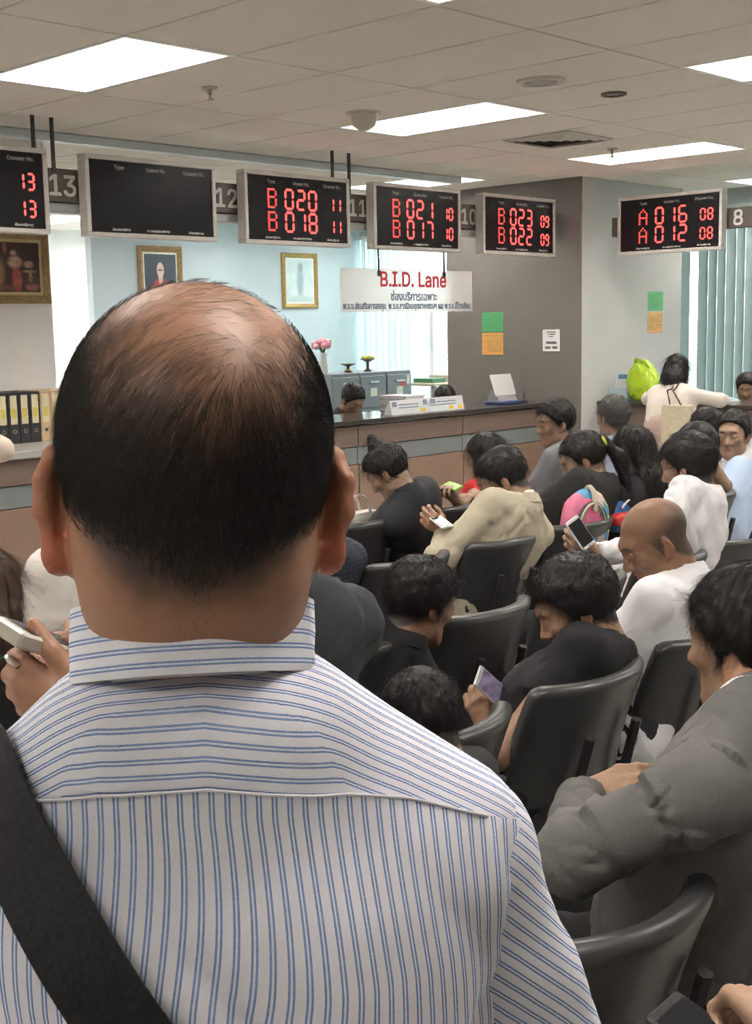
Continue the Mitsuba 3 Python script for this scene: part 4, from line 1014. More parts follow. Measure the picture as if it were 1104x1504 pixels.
def wrinkle(V, F, amp, freq, seed, dirs=None):
    """cloth folds: long narrow creases in two slanting directions and a soft swell, pushed along the normals"""
    n = vnormals(V, F)
    r = np.random.default_rng(seed)
    d = (meshkit.fbm(V * freq * .35, 2, seed) - .5) * .7
    for j in range(3):
        th, ph = r.uniform(0, math.pi), r.uniform(.35, 1.1)
        a = np.array([math.cos(th) * math.sin(ph), math.sin(th) * math.sin(ph), math.cos(ph)]); A = np.stack([a, *np.linalg.svd(a[None])[2][1:]], 1)
        q = V @ A * np.array([.38, 1.35, 1.35]) * freq
        q = q + .5 * np.stack([meshkit.noise(q * .5 + 3 * k, seed + k + 5 * j) for k in range(3)], 1)
        c = 1 - np.abs(2 * meshkit.noise(q, seed + 7 + j) - 1)
        m = np.clip(meshkit.noise(V * freq * .35 + 11 * j, seed + 31 + j) * 2 - .7, 0, 1)
        d += (c ** 5 - .16) * m * .8
    return V + n * (amp * d)[:, None]



def crease(V, F, lines):
    """single folds pressed into the cloth along 3-D polylines: (points, height, width); a negative height is a groove"""
    n = vnormals(V, F)
    d = np.zeros(len(V))
    for pts, amp, w in lines:
        p = np.asarray(pts, float)
        best, end = np.full(len(V), 9.0), np.zeros(len(V))
        for i in range(len(p) - 1):
            ab = p[i + 1] - p[i]
            u = (V - p[i]) @ ab / (ab @ ab); t = np.clip(u, 0, 1)
            e = V - p[i] - t[:, None] * ab
            h = (e * n).sum(1, keepdims=True)
            e = e - h * n                                              # distance along the cloth counts, depth hardly
            q = np.where(np.abs(h[:, 0]) < .08, np.linalg.norm(e, axis=1), 9.0)
            m = q < best
            best[m] = q[m]; end[m] = ((i + t) / (len(p) - 1))[m]
        d += amp * np.exp(-(best / w) ** 2) * np.clip(np.minimum(end, 1 - end) * 6 + .25, 0, 1)
    return V + n * d[:, None]


def rot(axis, deg):
    a = nrm(axis); t = math.radians(deg); K = np.array([[0, -a[2], a[1]], [a[2], 0, -a[0]], [-a[1], a[0], 0]])
    return np.eye(3) + math.sin(t) * K + (1 - math.cos(t)) * K @ K


def basis(yaw, pitch=0, roll=0):
    """columns right, forward, up of a thing facing yaw (degrees from +x), pitch > 0 looks down, roll > 0 tips to its right"""
    f = np.array([math.cos(math.radians(yaw)), math.sin(math.radians(yaw)), 0]); r = np.array([f[1], -f[0], 0]); u = np.array([0, 0, 1.0])
    R = np.stack([r, f, u], 1)
    R = rot(r, -pitch) @ R
    return rot(R[:, 1], roll) @ R


def ik(S, W, l1, l2, pole):
    d = W - S; L = np.linalg.norm(d); L2 = min(L, (l1 + l2) * 0.995)
    u = d / L
    a = (l1 * l1 - l2 * l2 + L2 * L2) / (2 * L2)
    hh = math.sqrt(max(l1 * l1 - a * a, 0))
    p = np.asarray(pole, float); p = p - (p @ u) * u; p = nrm(p)
    return S + u * a + p * hh, S + u * L2


def hand_prims(W, d, n, side, s=1.0, curl=35, spread=1.0, thumb=35, thumb_curl=25):
    """wrist W, finger direction d, palm normal n (the way the palm faces), side +1 right hand / -1 left: palm, five fingers of three bones"""
    d = nrm(d); n = nrm(n - (n @ d) * d); x = np.cross(d, n) * side      # towards the thumb
    out = []
    wr = W
    kn = []
    L = 0.088 * s
    for i, t in enumerate((0.030, 0.010, -0.011, -0.030)):
        kn.append(W + d * (L - (0.006 * abs(i - 1) ** 1.3) * s) + x * t * s - n * 0.004 * s)
    for i, k_ in enumerate(kn): out.append(RC(W + x * (0.014 - 0.009 * i) * s + d * 0.01, k_, 0.0145 * s, 0.0105 * s, 0.012))
    out.append(RC(W - d * 0.005, W + d * 0.05 * s + n * 0.004 * s, 0.020 * s, 0.018 * s, 0.02))
    lens = ((0.040, 0.024, 0.020), (0.045, 0.028, 0.021), (0.041, 0.026, 0.020), (0.032, 0.019, 0.018))
    cs = curl if isinstance(curl, (list, tuple)) else [curl] * 4
    for i in range(4):
        a = kn[i]; fan = (1.2 - i * 0.85) * 4 * spread
        dd = rot(n, -fan * side) @ d
        ax = np.cross(n, dd)                                      # turning dd towards n
        ang = 0.0
        for j, l in enumerate(lens[i]):
            ang += cs[i] * (0.8, 1.0, 0.7)[j]
            v = rot(ax, -ang) @ dd if (rot(ax, -1) @ dd) @ n > (rot(ax, 1) @ dd) @ n else rot(ax, ang) @ dd
            b = a + v * l * s
            out.append(RC(a, b, (0.0098, 0.0088, 0.0082)[j] * s, (0.0088, 0.0082, 0.0070)[j] * s, 0.004 if j else 0.007))
            a = b
    t0 = W + d * 0.018 * s + x * 0.018 * s + n * 0.004 * s
    td = nrm(d * math.cos(math.radians(thumb)) + x * math.sin(math.radians(thumb)) + n * 0.35)
    t1 = t0 + td * 0.038 * s
    td2 = nrm(td + n * math.radians(thumb_curl) * 1.2 + d * 0.25 - x * 0.15)
    t2 = t1 + td2 * 0.031 * s
    td3 = nrm(td2 + n * 0.12 + d * 0.2 - x * 0.25)
    t3 = t2 + td3 * 0.024 * s
    out += [RC(t0, t1, 0.0155 * s, 0.0115 * s, 0.012), RC(t1, t2, 0.011 * s, 0.0098 * s, 0.005), RC(t2, t3, 0.0098 * s, 0.0078 * s, 0.004)]
    return out, kn


def head_prims(c, R, s, neck_to=None, ear=True, female=False, jaw=None):
    """head centred at c with axes R = right, forward, up"""
    L = lambda x, y, z: c + R @ (np.array([x, y, z]) * s)
    e = lambda x, y, z, rx, ry, rz, k=0.02, op='+', RR=None: EL(L(x, y, z), R if RR is None else RR, np.array([rx, ry, rz]) * s, k * s, None, op)
    o = [e(0, -.012, .038, .0745, .096, .084), e(0, .020, -.028, .058, .068, .082, .035)]
    j = jaw or (.9 if female else 1.0)
    for q in (-1, 1):
        o.append(RC(L(q * .040 * j, .018, -.066), L(q * .012, .062, -.097), .030 * s * min(1, j + .1), .022 * s, .03 * s))
        o.append(e(q * .040, .064, -.016, .022, .020, .020, .03))
    o.append(e(0, .070, -.098, .020, .018, .017, .02))
    o.append(RC(L(-.036, .074, .030), L(0, .084, .030), .013 * s, .012 * s, .025 * s)); o.append(RC(L(.036, .074, .030), L(0, .084, .030), .013 * s, .012 * s, .025 * s))
    for q in (-1, 1):
        o.append(e(q * .031, .101, .008, .019, .016, .0125, .016, '-'))
        o.append(e(q * .031, .079, .006, .0155, .0125, .0115, .005))
    o.append(RC(L(0, .086, .012), L(0, .106, -.030), .0085 * s, .0125 * s, .014 * s))
    for q in (-1, 1): o.append(e(q * .013, .094, -.034, .009, .010, .008, .010))
    o.append(RC(L(-.019, .078, -.060), L(0, .0865, -.0575), .006 * s, .0075 * s, .008 * s)); o.append(RC(L(.019, .078, -.060), L(0, .0865, -.0575), .006 * s, .0075 * s, .008 * s))
    o.append(RC(L(-.015, .079, -.072), L(.015, .079, -.072), .0085 * s, .0085 * s, .008 * s))
    o.append(RC(L(-.022, .096, -.0655), L(.022, .096, -.0655), .0052 * s, .0052 * s, .004 * s, None, '-'))
    if ear:
        for q in (-1, 1):
            Re = R @ rot([0, 0, 1], q * 24) @ rot([1, 0, 0], -12)
            o.append(e(q * .076, -.004, -.004, .010, .019, .033, .010, '+', Re))
            o.append(e(q * .089, .004, .002, .008, .011, .020, .006, '-', Re))
            o.append(e(q * .075, .004, -.032, .008, .009, .010, .010, '+', Re))
    if neck_to is not None:
        w = .047 if female else .056
        o.append(RC(L(0, -.030, -.060), neck_to, w * s, (w + .006) * s, .035 * s))
    return o


HAIRLINE = (np.array([-.12, -.085, -.05, -.012, .004, .012, .030, .055, .075, .10]), np.array([-.085, -.082, -.060, -.020, .000, -.025, .020, .050, .072, .085]))


def hair_mesh(c, R, s, style, seed, h=0.006, thick=.013, line=0.0, spec=None):
    """a shell over the skull cut at the hairline, with the masses of the style; noise breaks it into locks"""
    L = lambda x, y, z: c + R @ (np.array([x, y, z]) * s)
    cap = [EL(L(0, -.014, .040), R, np.array([.0745 + thick, .096 + thick, .086 + thick]) * s, .02)]
    if style == 'bald': cap = [EL(L(0, -.014, .038), R, np.array([.0765, .098, .086]) * s, .02)]
    hx, hz = HAIRLINE
    bald = style in ('bald',)

    def clip(P):
        q = ((P - c) @ R) / s
        z = np.interp(q[:, 1], hx, hz + line)
        d = (z - q[:, 2]) * s * 0.75
        if bald:                                             # only a cropped band at the back and the sides remains
            top = np.interp(q[:, 1], [-.12, -.06, 0, .05], [.075, .06, .035, .01])
            d = np.maximum(d, (q[:, 2] - top) * s)
        return d
    V, F = mesh_prims(cap, h, 0, None, clip)
    prims = []
    if style in ('long', 'longside', 'bob'):
        ln = {'long': -.33, 'longside': -.30, 'bob': -.16}[style]
        flat = (R[:, 1], 0.55)
        prims += [RC(L(0, -.075, .03), L(0, -.085, ln * .5), .083 * s, .085 * s, .04, None, '+', flat), RC(L(0, -.085, ln * .5), L(0, -.085, ln), .085 * s, .060 * s, .04, None, '+', flat)]
        for q in (-1, 1):
            prims += [RC(L(q * .068, -.01, .05), L(q * .074, -.02, ln * .35), .026 * s, .028 * s, .03), RC(L(q * .074, -.02, ln * .35), L(q * .06, -.05, ln * .95), .028 * s, .022 * s, .03)]
    if style == 'bun':
        prims += [EL(L(.0, -.03, .140), R, np.array([.034, .034, .030]) * s, .015), EL(L(0.004, -.035, .172), R, np.array([.023, .024, .024]) * s, .012), EL(L(0, -.03, .115), R, np.array([.04, .045, .02]) * s, .02)]
    if style == 'ponytail':
        prims += [EL(L(0, -.112, .055), R, np.array([.026, .024, .024]) * s, .02), RC(L(0, -.118, .050), L(.015, -.150, -.05), .022 * s, .032 * s, .02), RC(L(.015, -.150, -.05), L(.025, -.125, -.24), .032 * s, .016 * s, .02)]
    if style == 'full':
        prims += [EL(L(0, -.01, .060), R, np.array([.090, .108, .090]) * s, .02)]
    if prims:
        def clip2(P):
            q = ((P - c) @ R) / s
            return np.interp(q[:, 1], [-.1, .0, .03, .06, .09], [-.5, -.4, .01, .055, .09]) * s - q[:, 2] * s
        V2, F2 = mesh_prims(prims, h, 0, None, clip2 if style != 'bun' and style != 'ponytail' else None)
        F = np.vstack([F, F2 + len(V)]); V = np.vstack([V, V2])
    n = vnormals(V, F)
    q = ((V - c) @ R) / s
    st = np.array([95, 95, 20.0]) if style != 'short' else np.array([70, 70, 35.0])
    d = (meshkit.fbm(q * st + seed, 3, seed) - 0.5) * (0.012 if style != 'bald' else 0.002) + (meshkit.fbm(q * 22 + seed, 2, seed) - .5) * (0.008 if style != 'bald' else 0)
    V = V + n * (d * s)[:, None]
    return V, F




def strands(key, V, F, c, R, s, num, length, rad, mat, seed, lift=0.15, down=None, keep=None, jitter=0.25, nseg=2):
    """hairs rooted on the hair mesh, lying along it, one entry of kind stuff"""
    r = np.random.default_rng(seed)
    A, B, C = V[F[:, 0]], V[F[:, 1]], V[F[:, 2]]
    ar = np.linalg.norm(np.cross(B - A, C - A), axis=1)
    i = r.choice(len(F), num, p=ar / ar.sum())
    u, v = r.random(num), r.random(num); sw = u + v > 1; u[sw], v[sw] = 1 - u[sw], 1 - v[sw]
    p = A[i] + u[:, None] * (B[i] - A[i]) + v[:, None] * (C[i] - A[i])
    n = vnormals(V, F)[F[i, 0]]
    if keep is not None:
        k_ = keep(p, n); p, n = p[k_], n[k_]
    q = ((p - c) @ R) / s
    if down is None:                                          # away from the crown, then down
        t = q - np.array([0.01, -.05, .13]); t = t * np.array([1, 1, .9]); t = t @ R.T + np.array([0, 0, -0.045])
    else: t = down(q)
    t = t / (np.linalg.norm(t, axis=1, keepdims=True) + 1e-9) + r.normal(size=t.shape) * jitter
    t -= (t * n).sum(1, keepdims=True) * n
    t /= np.linalg.norm(t, axis=1, keepdims=True) + 1e-9
    ln = length * (0.6 + 0.8 * r.random(len(p)))[:, None]
    side = np.cross(n, t)
    cv = r.normal(size=(len(p), 1)) * 0.10
    lf = lift * (0.5 + r.random((len(p), 1)))
    pts = [p - n * 0.002, p + t * ln * .3 + n * ln * lf * .5, p + t * ln * .65 + n * ln * lf * .55 + side * ln * cv * .5 - np.array([0, 0, .06]) * ln, p + t * ln + n * ln * lf * .3 + side * ln * cv - np.array([0, 0, .16]) * ln]
    # the lock line resampled to a smooth curve, each hair a tapering three-sided tube
    a0, a1, a2, a3 = pts
    P_ = np.stack([a0 * (1 - t) ** 3 + 3 * a1 * t * (1 - t) ** 2 + 3 * a2 * t * t * (1 - t) + a3 * t ** 3 for t in np.linspace(0, 1, nseg + 1)], 1)      # hairs x rings x 3
    tg = np.gradient(P_, axis=1); tg /= np.linalg.norm(tg, axis=2, keepdims=True) + 1e-12
    bn = np.cross(tg, n[:, None, :]); bn /= np.linalg.norm(bn, axis=2, keepdims=True) + 1e-12
    nn_ = np.cross(bn, tg)
    rr = rad * np.linspace(1, .35, nseg + 1)[None, :, None]
    an = np.array([90, 210, 330]) * math.pi / 180
    VV = np.stack([P_ + rr * (math.cos(x) * bn + math.sin(x) * nn_) for x in an], 2)                # hairs x rings x 3 sides x 3
    m_ = (nseg + 1) * 3
    tri = []
    for j in range(nseg):
        for k in range(3):
            p0, p1 = j * 3 + k, j * 3 + (k + 1) % 3
            tri += [(p0, p1, p1 + 3), (p0, p1 + 3, p0 + 3)]
    FFs = (np.arange(len(P_))[:, None, None] * m_ + np.array(tri)[None]).reshape(-1, 3)
    scene[key] = mikit.ply(trimesh.Trimesh(VV.reshape(-1, 3), FFs, process=False), mat, smooth=True)
    labels[key] = {'kind': 'stuff'}


skin_vc = 'skin'
scene['skin'] = {'type': 'twosided', 'bsdf': {'type': 'principled', 'base_color': {'type': 'mesh_attribute', 'name': 'vertex_color'}, 'roughness': 0.46, 'specular': 0.32, 'sheen': 0.2}}


def hair_mat(name, c):
    c = mi.ScalarColor3f(*c)
    return MP(name, lambda p, n, uv, c=c: mi.Color3f(c) * (0.55 + 0.9 * noise(p.x * 240, p.y * 240, p.z * 40)), 0.48, 0.3)


HB = hair_mat('hair_black', (0.012, 0.011, 0.011))
HBR = hair_mat('hair_brown', (0.060, 0.036, 0.025))
HG = hair_mat('hair_grey', (0.060, 0.056, 0.052))
SB = M((0.012, 0.010, 0.010), 0.5, 0.25); SBR = M((0.070, 0.042, 0.028), 0.5, 0.25); SG = M((0.085, 0.08, 0.075), 0.5, 0.3)


def skin_colors(V, base, c, R, s, seed, stubble=None, hairmask=None):
    q = ((V - c) @ R) / s
    base = tuple(x * .66 for x in base)
    col = np.tile(np.asarray(base, float), (len(V), 1))
    col *= (0.94 + 0.12 * meshkit.fbm(V * 30, 2, seed))[:, None]
    lip = np.exp(-((q[:, 0] / .021) ** 2) ** 2 - ((q[:, 2] + .0655) / .0105) ** 4 - ((q[:, 1] - .085) / .02) ** 4)
    col = col * (1 - 0.75 * lip[:, None]) + np.array(base) * np.array([0.95, 0.52, 0.52]) * 0.75 * lip[:, None]
    br = np.exp(-((np.abs(q[:, 0]) - .031) / .017) ** 4 - ((q[:, 2] - .028 + 0.15 * np.maximum(np.abs(q[:, 0]) - .03, 0)) / .0052) ** 4) * (q[:, 1] > .05)
    col = col * (1 - 0.8 * br[:, None]) + np.array([.02, .016, .014]) * 0.8 * br[:, None]
    ear = (np.abs(q[:, 0]) > .078) & (np.abs(q[:, 2]) < .05)
    col[ear] *= np.array([1.06, 0.9, 0.88])
    if hairmask is not None:
        m = hairmask(q)[:, None]; col = col * (1 - m) + np.array([.03, .024, .02]) * m
    return np.clip(col, 0, 1)


cloth_n = [0]


def cloth(c, rough=0.85, sheen=0.3, spec=0.25):
    return M(c, rough, spec, 0.0, sheen)


def put_vf(key, V, F, mat, color=None):
    m = trimesh.Trimesh(V, F, process=False)
    return put(key, m, mat, True, **({'color': color} if color is not None else {}))


def collar_band(nb, axis, fwd, r0, r1, hgt, thick=0.004, n=40, gap=12, flare=0.012, fs=1.08, ext=.030):
    """a turned-down shirt collar round the neck: band open at the front"""
    axis, fwd = nrm(axis), nrm(fwd - (fwd @ nrm(axis)) * nrm(axis)); right = np.cross(fwd, axis)
    a = np.radians(np.linspace(90 + gap, 450 - gap, n))
    V, F = [], []
    rings = [(r0 + .004 * (ext > .01), -ext), (r0, 0.0), (r1, hgt), (r1 + .003, hgt + .003), ((r0 + r1) / 2 + flare * .65, hgt * .5), (r0 + flare, -0.002), (r0 + flare - thick, -0.002), (r0, 0.0)]
    for r, z in rings:
        for t in a:
            fr = max(0, math.sin(t)) ** 3
            V.append(nb + right * r * math.cos(t) + fwd * (r * fs * math.sin(t) + .004) + axis * (z - 0.028 * fr))
    for j in range(len(rings) - 1):
        for i in range(n - 1):
            q = j * n + i
            F += [(q, q + 1, q + n + 1), (q, q + n + 1, q + n)]
    return np.array(V), np.array(F)


FIG_H = 0.0105


def person(label, head, yaw, hips, byaw=90.0, pitch=20, roll=0, s=1.0, skin=(.40, .25, .17), hair='short', hmat=None, smat=None, top=(.02, .02, .02), topmat=None, sleeve='long', trouser=(.02, .02, .025),
           lhand=None, rhand=None, lpole=None, rpole=None, lcurl=50, rcurl=50, lpalm=None, rpalm=None, lfd=None, rfd=None, female=False, standing=False, collar=None, jacket=False, seed=1, eyes=False, folds=0.010, thick=.013,
           nstr=2200, strlen=.045, strrad=.0005, strlift=.15, shoulder=1.0, girth=1.0, line=0.0, skirt=None, hh=None, nb=None, fig_h=None, group=None, straps=False, knee_spread=0.12, feet=True, key=None, hsize=1.0, sh_roll=0.0, undershirt=None, drop=.068, lelb=None, relb=None, creases=None):
    key = fresh('person')
    tag(key, label, 'person', group)
    c = np.asarray(head, float); R = basis(yaw, pitch, roll)
    hs = s * hsize
    H = np.asarray(hips, float)
    far = pix(c)[0, 2]
    hh = hh or (.006 if far < 4.3 else .0072 if far < 5.6 else .0085)
    Bf = basis(byaw)
    rt, fw_, up_ = Bf[:, 0], Bf[:, 1], Bf[:, 2]
    L = lambda x, y, z: c + R @ (np.array([x, y, z]) * hs)
    skull = L(0, -.035, -.06)
    if nb is None:
        nb = skull - np.array([0, 0, .080 * s]) - fw_ * .030 * s * (1 + pitch / 60)
    nb = np.asarray(nb, float)
    spine = nrm(nb - H)
    tf = nrm(fw_ - (fw_ @ spine) * spine)                       # chest direction
    tr = rot(tf, sh_roll) @ np.cross(tf, spine)
    sw = .175 * s * shoulder * (.9 if female else 1)
    SL, SR = nb - spine * drop * s - tr * sw + tf * .012 * s, nb - spine * drop * s + tr * sw + tf * .012 * s
    chest = nb - spine * .20 * s + tf * .012 * s
    belly = H + spine * .16 * s + tf * .02 * s
    g = girth
    tp = [RC(H - rt * .085 * s, H + rt * .085 * s, .118 * s * g, None, .05), RC(H, belly, .13 * s * g, .125 * s * g, .06, None, '+'), RC(belly - tr * .06 * s, belly + tr * .06 * s, .115 * s * g, None, .06),
          RC(chest - tr * .075 * s, chest + tr * .075 * s, .115 * s * (1 + (g - 1) * .5), None, .07), RC(nb - spine * .10 * s - tr * .09 * s * shoulder, nb - spine * .10 * s + tr * .09 * s * shoulder, .088 * s, None, .05)]
    if female:
        for q in (-1, 1): tp.append(EL(chest + tf * .075 * s + tr * q * .065 * s - spine * .015, np.stack([tr, tf, spine], 1), np.array([.06, .055, .06]) * s, .05))
    for S in (SL, SR): tp.append(RC(nb - spine * .008 * s, S, .050 * s, .048 * s, .045))
    arms = {}
    l1, l2 = .285 * s, .245 * s
    for nm, S, q, Wt, pole, fd, palm, curl in (('l', SL, -1, lhand, lpole, lfd, lpalm, lcurl), ('r', SR, 1, rhand, rpole, rfd, rpalm, rcurl)):
        if Wt is None:
            Wt = H + fw_ * .27 * s + rt * q * .10 * s + np.array([0, 0, .12 * s]) if not standing else S - np.array([0, 0, .50 * s]) + rt * q * .06 + fw_ * .05
        pole_ = (rt * q * .38 + fw_ * .12 + np.array([0, 0, -.8])) if pole is None else np.asarray(pole, float)
        E_, W_ = ik(S, np.asarray(Wt, float), l1, l2, pole_)
        el = lelb if nm == 'l' else relb
        if el is not None: E_, W_ = np.asarray(el, float), np.asarray(Wt, float)
        arms[nm] = (S, E_, W_, q, fd, palm, curl)
    legs = []
    for q in (-1, 1):
        hip = H + rt * q * .088 * s
        if standing:
            kn = np.array([hip[0], hip[1], .48 * s * 1.0]) + fw_ * .03; an = np.array([hip[0], hip[1], .085]) - fw_ * .02
        else:
            kn = hip + fw_ * .42 * s + rt * q * knee_spread * .5 * s + np.array([0, 0, max(.49 * s - hip[2], -.05)]); kn[2] = min(kn[2], .53)
            an = np.array([kn[0], kn[1], .085]) + fw_ * .03
        legs.append((hip, kn, an))
    # --- body: one continuous skin, finer at the head and the hands
    hp = head_prims(c, R, hs, nb - spine * .03 * s, not (hair in ('long', 'longside', 'bob') and False), female)
    sk_ = lambda p: p[:3] + ((p[3] - .016 * s, p[4] - .016 * s) if p[0] == 'rc' else (p[3] - .016 * s, None)) + p[5:]
    tps = [sk_(p) for p in tp]
    bp = list(hp) + tps
    fine = []
    for nm in ('l', 'r'):
        S, E_, W_, q, fd, palm, curl = arms[nm]
        bp += [RC(S, E_, .044 * s, .036 * s, .03), RC(E_, E_ + (W_ - E_) * .35, .037 * s, .037 * s, .02), RC(E_ + (W_ - E_) * .35, W_, .037 * s, .026 * s, .02)]
        d = nrm(W_ - E_) if fd is None else nrm(fd)
        pl = (-rt * q * .4 - np.array([0, 0, .9]) if not standing else -rt * q) if palm is None else np.asarray(palm, float)
        hpz, kn_ = hand_prims(W_, d, pl, q, s * .97, curl)
        bp += hpz
        fine.append((W_ + d * .07 * s, .125 * s))
        arms[nm] += (d, pl, kn_)
    for hip, kn, an in legs:
        bp += [RC(hip, kn, .080 * s * g, .055 * s, .04), RC(kn, an, .052 * s, .036 * s, .03)]
        bp.append(RC(an + np.array([0, 0, -.035]), an + fw_ * .14 * s + np.array([0, 0, -.05]), .038 * s, .03 * s, .03))
    FH = fig_h or (FIG_H if far < 4.3 else .0125)
    BH = FH if sleeve in ('short', 'none') else .018
    Vs, Fs, n0 = [], [], 0
    head_lo, head_hi = c - np.array([.15, .15, .19]) * hs, c + np.array([.15, .15, .15]) * hs
    neck_z = head_lo[2]
    pieces = [(hp + tps[-2:] + tps[3:5], hh, (head_lo, head_hi))]
    lowb = (np.array([-1e3] * 3), np.array([1e3, 1e3, neck_z + 4 * BH]))
    pieces.append((bp, BH, lowb))
    for hc, hr in fine:
        near = [p for p in bp if p[0] == 'rc' and min(np.linalg.norm(p[1] - hc), np.linalg.norm(p[2] - hc)) < hr * 1.5]
        pieces.append((near, hh * .8, (hc - hr, hc + hr)))
    mats = []
    for pr, h_, bx in pieces:
        v, f = mesh_prims(pr, h_, 0, bx)
        if len(v) == 0: continue
        if pr is bp:                                             # coarse copies of the hands and the head give way to the fine ones
            cen = v[f].mean(1)
            bad = np.zeros(len(f), bool)
            for hc, hr in fine: bad |= (np.abs(cen - hc) < hr - 2.5 * BH).all(1)
            bad |= ((cen > head_lo + 2.5 * BH) & (cen < head_hi - 2.5 * BH)).all(1)
            f = f[~bad]
        Fs.append(f + n0); Vs.append(v); n0 += len(v)
    V, F = np.vstack(Vs), np.vstack(Fs)
    hm = None
    if hair in ('short', 'bald', 'full'):
        def hm(q):
            z = np.interp(q[:, 1], HAIRLINE[0], HAIRLINE[1] + line)
            m = np.clip((q[:, 2] - z + .006) / .012, 0, 1) * (np.abs(q[:, 0]) < .08)
            if hair == 'bald':
                topz = np.interp(q[:, 1], [-.12, -.06, 0, .05], [.075, .06, .035, .01])
                m = m * np.clip((topz + .035 - q[:, 2]) / .05, 0, 1) * .82
            return m
    put_vf(key + '__body', V, F, 'skin', skin_colors(V, skin, c, R, hs, seed, None, hm))
    # --- hair
    hmat = hmat or HB; smat = smat or SB
    if hair and hair != 'bald':
        Vh, Fh = hair_mesh(c, R, hs, hair, seed, hh, thick, line)
        put_vf(key + '__hair', Vh, Fh, hmat)
        longh = hair in ('long', 'longside', 'bob')
        if far > 4.3: nstr = int(nstr * .6)
        if nstr: strands(key + '__hair__strands', Vh, Fh, c, R, hs, nstr, strlen * s, strrad, smat, seed, .03 if longh else strlift, (lambda q: np.array([0, 0, -1.0]) + (np.clip((q - np.array([0, -.03, .09])) @ R.T * 9, -1.6, 1.6) * np.array([1, 1, .3])) * np.clip((q[:, 2:] - .02) / .05, 0, 1)) if longh else None, None, .10 if longh else .22)
    # --- clothes
    o = .014 * s
    if sleeve is not None:
        cp = list(tp)
        waist = [(H - spine * .02, -spine)] if not jacket else [(H - spine * .10, -spine)]
        ap = []
        for nm in ('l', 'r'):
            S, E_, W_, q = arms[nm][:4]
            if sleeve == 'long':
                fore = nrm(W_ - E_)
                ap += [RC(S, E_, .051 * s, .043 * s, .04), RC(E_, W_ - fore * .005, .044 * s, .031 * s, .03, [(W_ - fore * .01, fore)])]
            elif sleeve == 'short':
                ua = nrm(E_ - S); ap += [RC(S, S + ua * .21 * s, .053 * s, .055 * s, .04, [(S + ua * .185 * s, ua)])]
        nhole = RC(nb + spine * .058 * s + tf * .024 * s, nb + spine * .2 * s + tf * .05 * s, .040 * s, .052 * s, .008, None, '-')
        Vc, Fc = mesh_prims(cp + ap + (([] if jacket or collar is not None else [nhole]) if sleeve != 'none' else [RC(nb + spine * .035 * s + tf * .03 * s, nb + spine * .2 * s + tf * .03 * s, .072 * s, .09 * s, .015, None, '-')]), FH, o, None, lambda P: (P - (H - spine * (.13 if jacket else .09) * s).astype(np.float32)) @ (-spine).astype(np.float32))
        Vc = wrinkle(Vc, Fc, folds * s, 13.0 / s, seed)
        if creases: Vc = crease(Vc, Fc, creases)
        tm = topmat or cloth(top)
        put_vf(key + ('__jacket' if jacket else '__dress' if skirt else '__shirt'), Vc, Fc, tm)
        if collar is not None:
            ax = nrm(skull - nb + spine * .06)
            nd = nrm(skull - nb)
            cv, cf = collar_band(nb + nd * .016 * s, nrm(spine * .5 + nd), tf, .0605 * s, .055 * s, .038 * s, flare=.012)
            put(key + ('__jacket' if jacket else '__shirt') + '__collar', trimesh.Trimesh(cv, cf, process=False), cloth(collar) if not isinstance(collar, str) else collar, True)
        if undershirt is not None:
            ax = nrm(skull - nb + spine * .06)
            nd = nrm(skull - nb)
            cv, cf = collar_band(nb + nd * .018 * s + tf * .006 * s, nrm(spine * .3 + nd + tf * .25), tf, .058 * s, .053 * s, .034 * s, flare=.004, ext=.001)
            put(key + '__shirt_collar', trimesh.Trimesh(cv, cf, process=False), cloth(undershirt), True)
    # --- trousers or skirt, shoes
    if not standing or skirt is None:
        lp = [RC(H - rt * .085 * s, H + rt * .085 * s, .122 * s * g, None, .05)]
        for hip, kn, an in legs:
            lp += [RC(hip, kn, .086 * s * g, .064 * s, .04), RC(kn, an, .062 * s, .052 * s, .03, [(an + np.array([0, 0, -.02]), np.array([0, 0, -1.0]))])]
        Vl, Fl = mesh_prims(lp, FH * 1.7, .010)
        put_vf(key + '__trousers', wrinkle(Vl, Fl, folds * .8 * s, 8 / s, seed + 3), Fl, cloth(skirt or trouser))
    else:
        lp = [RC(H - rt * .085 * s, H + rt * .085 * s, .125 * s * g, None, .05), RC(H, H - np.array([0, 0, .45 * s]), .15 * s, .17 * s, .06, [(H - np.array([0, 0, .45 * s]), np.array([0, 0, -1.0]))])]
        Vl, Fl = mesh_prims(lp, FH * 1.7, .010)
        put_vf(key + '__skirt', wrinkle(Vl, Fl, folds * .8 * s, 8 / s, seed + 3), Fl, cloth(skirt))
    if feet:
        for hip, kn, an in legs:
            Vf, Ff = mesh_prims([RC(an + np.array([0, 0, -.035]), an + fw_ * .15 * s + np.array([0, 0, -.045]), .046 * s, .038 * s, .03, [((0, 0, .004), (0, 0, -1.0))]), EL(an + np.array([0, 0, -.03]), np.eye(3), np.array([.05, .05, .05]) * s, .03, [((0, 0, .004), (0, 0, -1.0))])], FH * 1.5)
            put_vf(fresh(key + '__shoe'), Vf, Ff, M((.02, .018, .017), .35))
